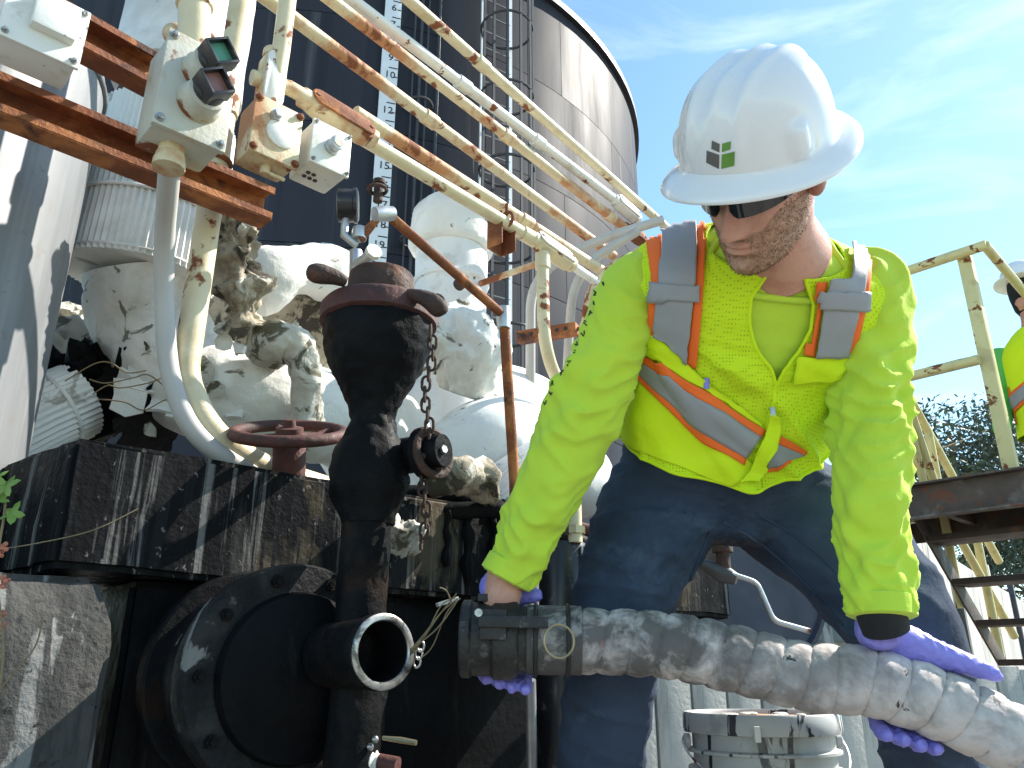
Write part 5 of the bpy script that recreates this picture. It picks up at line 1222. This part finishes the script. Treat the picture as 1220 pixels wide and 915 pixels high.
# left side of picture, behind the coupling
cA = cs - hd0 * .045
fing = [(-.030 + .022 * k, -.020 + .021 * k, (150, 180, 205, 218, 228 + 4 * k, 232 + 9 * k), .0115) for k in range(4)]
glove(cA, hd0, EU, cw, .060, fing,
      ([(.0, 130, .078), (.02, 118, .076), (.045, 112, .074), (.06, 108, .073)], [.019, .016, .013, .010]),
      ([(-.04, 165, .075), (-.01, 160, .077), (.025, 160, .075)], [.018, .022, .018]),
      [([wrL + V((0, 0, .006)), cA + EU * .078 + hd0 * -.004 - cw * .02, cA + EU * .045 - cw * .062], [.031, .029, .024])])
# --- hard hat
zb_ = .042; HWd, HLn, HHt = .102, .120, .118
def dome(ph, q):
    """ph: 0 front, q: 0 rim .. 1 top"""
    s = math.cos(q * math.pi / 2) ** .62; z = zb_ + HHt * math.sin(q * math.pi / 2) ** 1.0 * (1 - .02 * math.cos(ph))
    x = math.sin(ph) * HWd * s; y = math.cos(ph) * HLn * s
    rd = 0
    side = abs(x); fade = min(1, q * 2.2) * (1 if True else 0)
    rd += .0055 * math.exp(-(x / .0085) ** 2) * max(0, min(1, (q - .42) / .2))
    rd += .0050 * (math.exp(-((x - .036) / .0075) ** 2) + math.exp(-((x + .036) / .0075) ** 2)) * max(0, min(1, (q - .06) / .15))
    rd -= .0030 * math.exp(-(x / .022) ** 2) * max(0, min(1, (q - .45) / .2))
    rd += .0055 * (math.exp(-((abs(ph) - 1.12) / .13) ** 4)) * math.exp(-((q - .13) / .12) ** 4) * 1.6
    n = V((x / HWd ** 2, y / HLn ** 2, (z - zb_) / HHt ** 2 + .001)).normalized()
    return V((x, y, z)) + n * rd
NP, hr = 144, []
def brim(ph, k):
    s = V((math.sin(ph), math.cos(ph), 0)); wb = .029 + .008 * max(0, math.cos(ph)) ** 1.5 + .004 * max(0, -math.cos(ph))
    base = V((s.x * HWd, s.y * HLn, zb_)); dr = V((s.x / HWd, s.y / HLn, 0)).normalized()
    u = [(0, .002), (.18, -.003), (.5, -.008), (.82, -.014), (.97, -.019), (1.0, -.0215), (.985, -.0235), (.93, -.0205), (.5, -.0115), (.1, -.006), (-.03, -.003)][k]
    return base + dr * wb * u[0] + Z * (u[1] + .007 * math.cos(2 * ph))
rings = [[brim(2 * math.pi * j / NP, k) for j in range(NP)] for k in range(10, -1, -1)]
rings += [[dome(2 * math.pi * j / NP - (2 * math.pi if j > NP / 2 else 0), q) for j in range(NP)] for q in [.03 + .967 * i / 54 for i in range(55)]]
rings = [[hp(p.x, p.y, p.z) for p in r] for r in rings]
hm = MB().loft(rings); 
inn = [[dome(2 * math.pi * j / 48 - (2 * math.pi if j > 24 else 0), q) for j in range(48)] for q in (0.0, .2, .4, .6, .8, .95)]
hm.loft([[hp(p.x * .965, p.y * .965, p.z * .97) for p in r] for r in inn], caps=False)
hat = hm.build('hard_hat', MT['hat'], WK, ang=60)
hb_ = BVHTree.FromPolygons([tuple(v) for v in hm.v], hm.f)
for mat, pl_ in ((('logo_grey'), [(848.4, 167.4), (857.6, 171.4), (857.2, 181.6), (847.6, 177.2)]), ('logo_green', [(860.4, 171.2), (871, 168.2), (870.4, 177.8), (860.2, 181.4)]),
                 ('logo_grey', [(842.2, 179.2), (857.2, 184.4), (856.8, 201.2), (841.6, 193.6)]), ('logo_green', [(860, 184.2), (875.6, 180.4), (875, 197.2), (859.4, 201.2)])):
    v_, f_ = drape([(pl_[0], pl_[1]), (pl_[3], pl_[2])], hb_, .0007, n=8, m=8)
    if f_:
        if (v_[f_[0][1]] - v_[f_[0][0]]).cross(v_[f_[0][3]] - v_[f_[0][0]]).dot(CAM - v_[0]) < 0: f_ = [tuple(reversed(f)) for f in f_]
        mk('logo_panel', v_, f_, MT[mat], hat, ang=180)
MB().tube([hp(x, y, z) for x, y, z in ((.080, -.03, .02), (.078, -.07, .0), (.05, -.105, -.012), (0, -.118, -.016), (-.05, -.105, -.012), (-.078, -.07, .0), (-.08, -.03, .02))], .007, 10).build('suspension_strap', MT['hat_in'], hat)
# --- sunglasses
sg = MB(); 
for s in (-1, 1):
    rows = []
    for i in range(17):
        th = s * (.10 + .98 * i / 16); u = i / 16
        top_ = .019 - .006 * u ** 2; bot = -.020 + .013 * u ** 2 + .012 * max(0, (.12 - u) / .12) ** 1.5
        rows.append([hp((.070 + .010) * math.sin(th) * 1.02, .100 * math.cos(th) + .006, bot + (top_ - bot) * q / 8) for q in range(9)])
    fr_ = [[p - (HF * .9 + HR * s * .4).normalized() * .003 for p in r] for r in rows]
    v_ = [p for r in rows for p in r]; f_ = [(i * 9 + j, i * 9 + j + 1, (i + 1) * 9 + j + 1, (i + 1) * 9 + j) for i in range(16) for j in range(8)]
    sg.add(*thick(v_, f_, .002))
gl = sg.build('sunglasses', MT['lens'], WK, ang=60)
fm_ = MB().tube([hp(.0816 * math.sin(th), .101 * math.cos(th) + .0065, .0185 - .006 * (abs(th) / 1.08) ** 2) for th in [-1.08 + 2.16 * i / 30 for i in range(31)]], .003, 8)
for s in (-1, 1): fm_.tube([hp(.072 * s, .052, .010), hp(.079 * s, .02, .008), hp(.080 * s, -.02, .004)], .003, 8)
fm_.build('frame', MT['frame'], gl)
# --- beard
rnd = random.Random(5); bm2 = MB(); vs5 = []; fs5 = []
def beardmask(th, z):
    a = abs(th); lim = -.048 - .0 * a
    if z > -.052 + .035 * max(0, min(1, (a - .55) / .5)): return 0
    if a > 1.65: return 0
    if a < .30 and -.086 < z < -.064: return 0
    if a < .25 and z > -.058: return 0
    return 1
cnt = 0
while cnt < 3600:
    th = rnd.uniform(-1.65, 1.65); z = rnd.uniform(-.128, .0)
    if not beardmask(th, z) or (z > -.068 and abs(th) < .5 and rnd.random() < .3): continue
    p = head_pt(th, z); p2 = head_pt(th, z, .02); n = (p2 - p).normalized(); ln_ = rnd.uniform(.002, .0055)
    d = (n * .65 - HU * .75 + HR * rnd.uniform(-.35, .35) + HF * rnd.uniform(-.2, .3)).normalized(); sd_ = d.cross(n).normalized() * .00038
    k = len(vs5); q = p - n * .0004; vs5 += [q - sd_, q + sd_, q + d * ln_ * .6 + sd_ * .7 + n * .0004, q + d * ln_, q + d * ln_ * .6 - sd_ * .7 + n * .0004]; fs5.append((k, k + 1, k + 2, k + 3, k + 4)); cnt += 1
mk('beard', vs5, fs5, MT['hair'], WK, smooth=False, kind=None)
# stubble base of the beard as a thin pelt
pel = []; pf = []
for i in range(50):
    for j in range(70):
        z = -.1275 + .1 * i / 49; th = -1.6 + 3.2 * j / 69; pel.append(head_pt(th, z, .0007))
pf = [(i * 70 + j, i * 70 + j + 1, (i + 1) * 70 + j + 1, (i + 1) * 70 + j) for i in range(49) for j in range(69) if beardmask(-1.6 + 3.2 * (j + .5) / 69, -.1275 + .1 * (i + .5) / 49)]
used = sorted({k for f in pf for k in f}); mpx = {k: i for i, k in enumerate(used)}
MT['stubble'] = M('stubble_skin', (.46, .26, .18), .65, var=.35, vs=90, bump=.3, bs=300)
mk('stubble', [pel[k] for k in used], [tuple(mpx[k] for k in f) for f in pf], MT['stubble'], WK, ang=180)

# ================================================================ SECOND WORKER on the stairs
def simple_person():
    hd = P(1222, 348, 4.5); ft_ = min(treads, key=lambda c: abs(c.z - (hd.z - 1.62))); zf = ft_.z + .017
    sX = V((.55, -.83, 0)); fX = V((-.83, -.55, 0)); o = V((hd.x, hd.y, zf)); H_ = hd.z - zf + .02
    m_ = MB()
    def ell(c, a, b, n=28): return [c + sX * math.cos(2 * math.pi * k / n) * a + fX * math.sin(2 * math.pi * k / n) * b for k in range(n)]
    m_.loft([ell(o + Z * z_ + fX * y_, a, b) for z_, a, b, y_ in ((H_ - .14, .035, .045, .03), (H_ - .10, .06, .075, .015), (H_ - .03, .072, .09, 0), (H_ + .04, .074, .095, 0), (H_ + .1, .05, .06, 0))])
    m_.loft([ell(o + Z * z_, a, b) for z_, a, b in ((H_ - .27, .07, .065), (H_ - .2, .055, .058), (H_ - .06, .05, .055))])
    m_.loft([ell(o + Z * z_, a, b) for z_, a, b in ((H_ - .78, .15, .105), (H_ - .6, .145, .10), (H_ - .36, .18, .11), (H_ - .26, .09, .07))])
    for s in (-1, 1):
        m_.tube([o + sX * .17 * s + Z * (H_ - .32), o + sX * .24 * s + Z * (H_ - .58), o + sX * .22 * s + fX * .12 + Z * (H_ - .8)], [.05, .04, .03], 16)
        m_.tube([o + sX * .085 * s + Z * (H_ - .8), o + sX * .10 * s + Z * .45, o + sX * .10 * s + Z * .06], [.08, .055, .04], 16)
    b_ = m_.build('person', MT['skin'], ang=180)
    tag(b_, 'second person in white hard hat and green shirt standing on the stairs', 'person')
    s_ = MB()
    s_.loft([ell(o + Z * z_, a, b) for z_, a, b in ((H_ - .80, .175, .125), (H_ - .6, .168, .12), (H_ - .36, .198, .125), (H_ - .27, .12, .085), (H_ - .235, .075, .07))])
    for s in (-1, 1): s_.tube(dense([o + sX * .16 * s + Z * (H_ - .32), o + sX * .235 * s + Z * (H_ - .5), o + sX * .245 * s + Z * (H_ - .6), o + sX * .22 * s + fX * .14 + Z * (H_ - .8)], 30), [.075 - .001 * k for k in range(30)], 24, disp=lump(.008, 14))
    MT['green_shirt'] = M('green_work_shirt', (.10, .46, .10), .85, var=.08, bump=.1, bs=300)
    v_, n_, f_ = remeshed(s_, .01, 2); mk('shirt', v_, f_, MT['green_shirt'], b_, ang=180)
    vt_ = MB(); prv = ((H_ - .85, .205, .15), (H_ - .7, .196, .142), (H_ - .5, .196, .14), (H_ - .36, .19, .137), (H_ - .28, .135, .10), (H_ - .245, .09, .08))
    vt_.loft([ell(o + Z * z_, a + .004 * noise.noise(V((z_ * 9, 1, 1))), b, 48) for z_, a, b in cr(prv, 24)], caps=False)
    ve = vt_.build('vest', MT['vest'], b_, ang=180)
    vbv = BVHTree.FromPolygons([tuple(v) for v in vt_.v], vt_.f)
    for rows, mt, of in (([((1182, 428), (1190, 425)), ((1188, 450), (1197, 446)), ((1196, 478), (1206, 472)), ((1202, 510), (1213, 505))], 'orange', .004), ([((1183, 428), (1188, 427)), ((1190, 452), (1195, 449)), ((1198, 479), (1204, 474))], 'silver', .007),
                         ([((1196, 478), (1203, 500)), ((1212, 462), (1218, 484)), ((1240, 440), (1246, 462))], 'orange', .008), ([((1197, 482), (1202, 496)), ((1213, 466), (1217, 480)), ((1240, 444), (1245, 458))], 'silver', .012)):
        vv, ff = drape(rows, vbv, of, n=16, m=6)
        if ff: vv, ff = thick(vv, ff, .002); mk('reflective_tape' if mt == 'silver' else 'orange_trim', vv, ff, MT[mt], ve, ang=180)
    tr_ = MB()
    tr_.loft([ell(o + Z * z_, a, b) for z_, a, b in ((H_ - .95, .10, .1), (H_ - .85, .165, .12), (H_ - .7, .155, .115))])
    for s in (-1, 1): tr_.tube([o + sX * .085 * s + Z * (H_ - .85), o + sX * .10 * s + Z * .45, o + sX * .10 * s + Z * .03], [.095, .075, .065], 20)
    v_, n_, f_ = remeshed(tr_, .014, 3); mk('trousers', v_, f_, MT['jeans'], b_, ang=180)
    for s in (-1, 1): MB().sphere(o + sX * .10 * s + fX * .05 + Z * .035, .05, 14, 8, (1.3, 1.3, .7)).build('boot', MT['boot'], b_)
    c = o + Z * (H_ + .045); hh = MB().loft([ell(c + Z * z_ - fX * 0 , a, b, 40) for z_, a, b in ((-.014, .135, .16), (-.010, .145, .172), (-.004, .145, .172), (.006, .11, .13), (.05, .105, .125), (.09, .085, .1), (.115, .05, .06), (.122, .01, .012))])
    hh.build('hard_hat', MT['hat'], b_, ang=60)
    MB().loft([ell(o + Z * z_ - fX * y_, a, b) for z_, a, b, y_ in ((H_ - .17, .05, .05, .01), (H_ - .12, .075, .08, .005), (H_ - .05, .084, .1, .0), (H_ + .0, .085, .104, .0), (H_ + .04, .08, .1, .0))]).build('hair', MT['cuffblack'], b_, ang=180)  # black hair shell, widened to carry the dark shadow under the brim
simple_person()
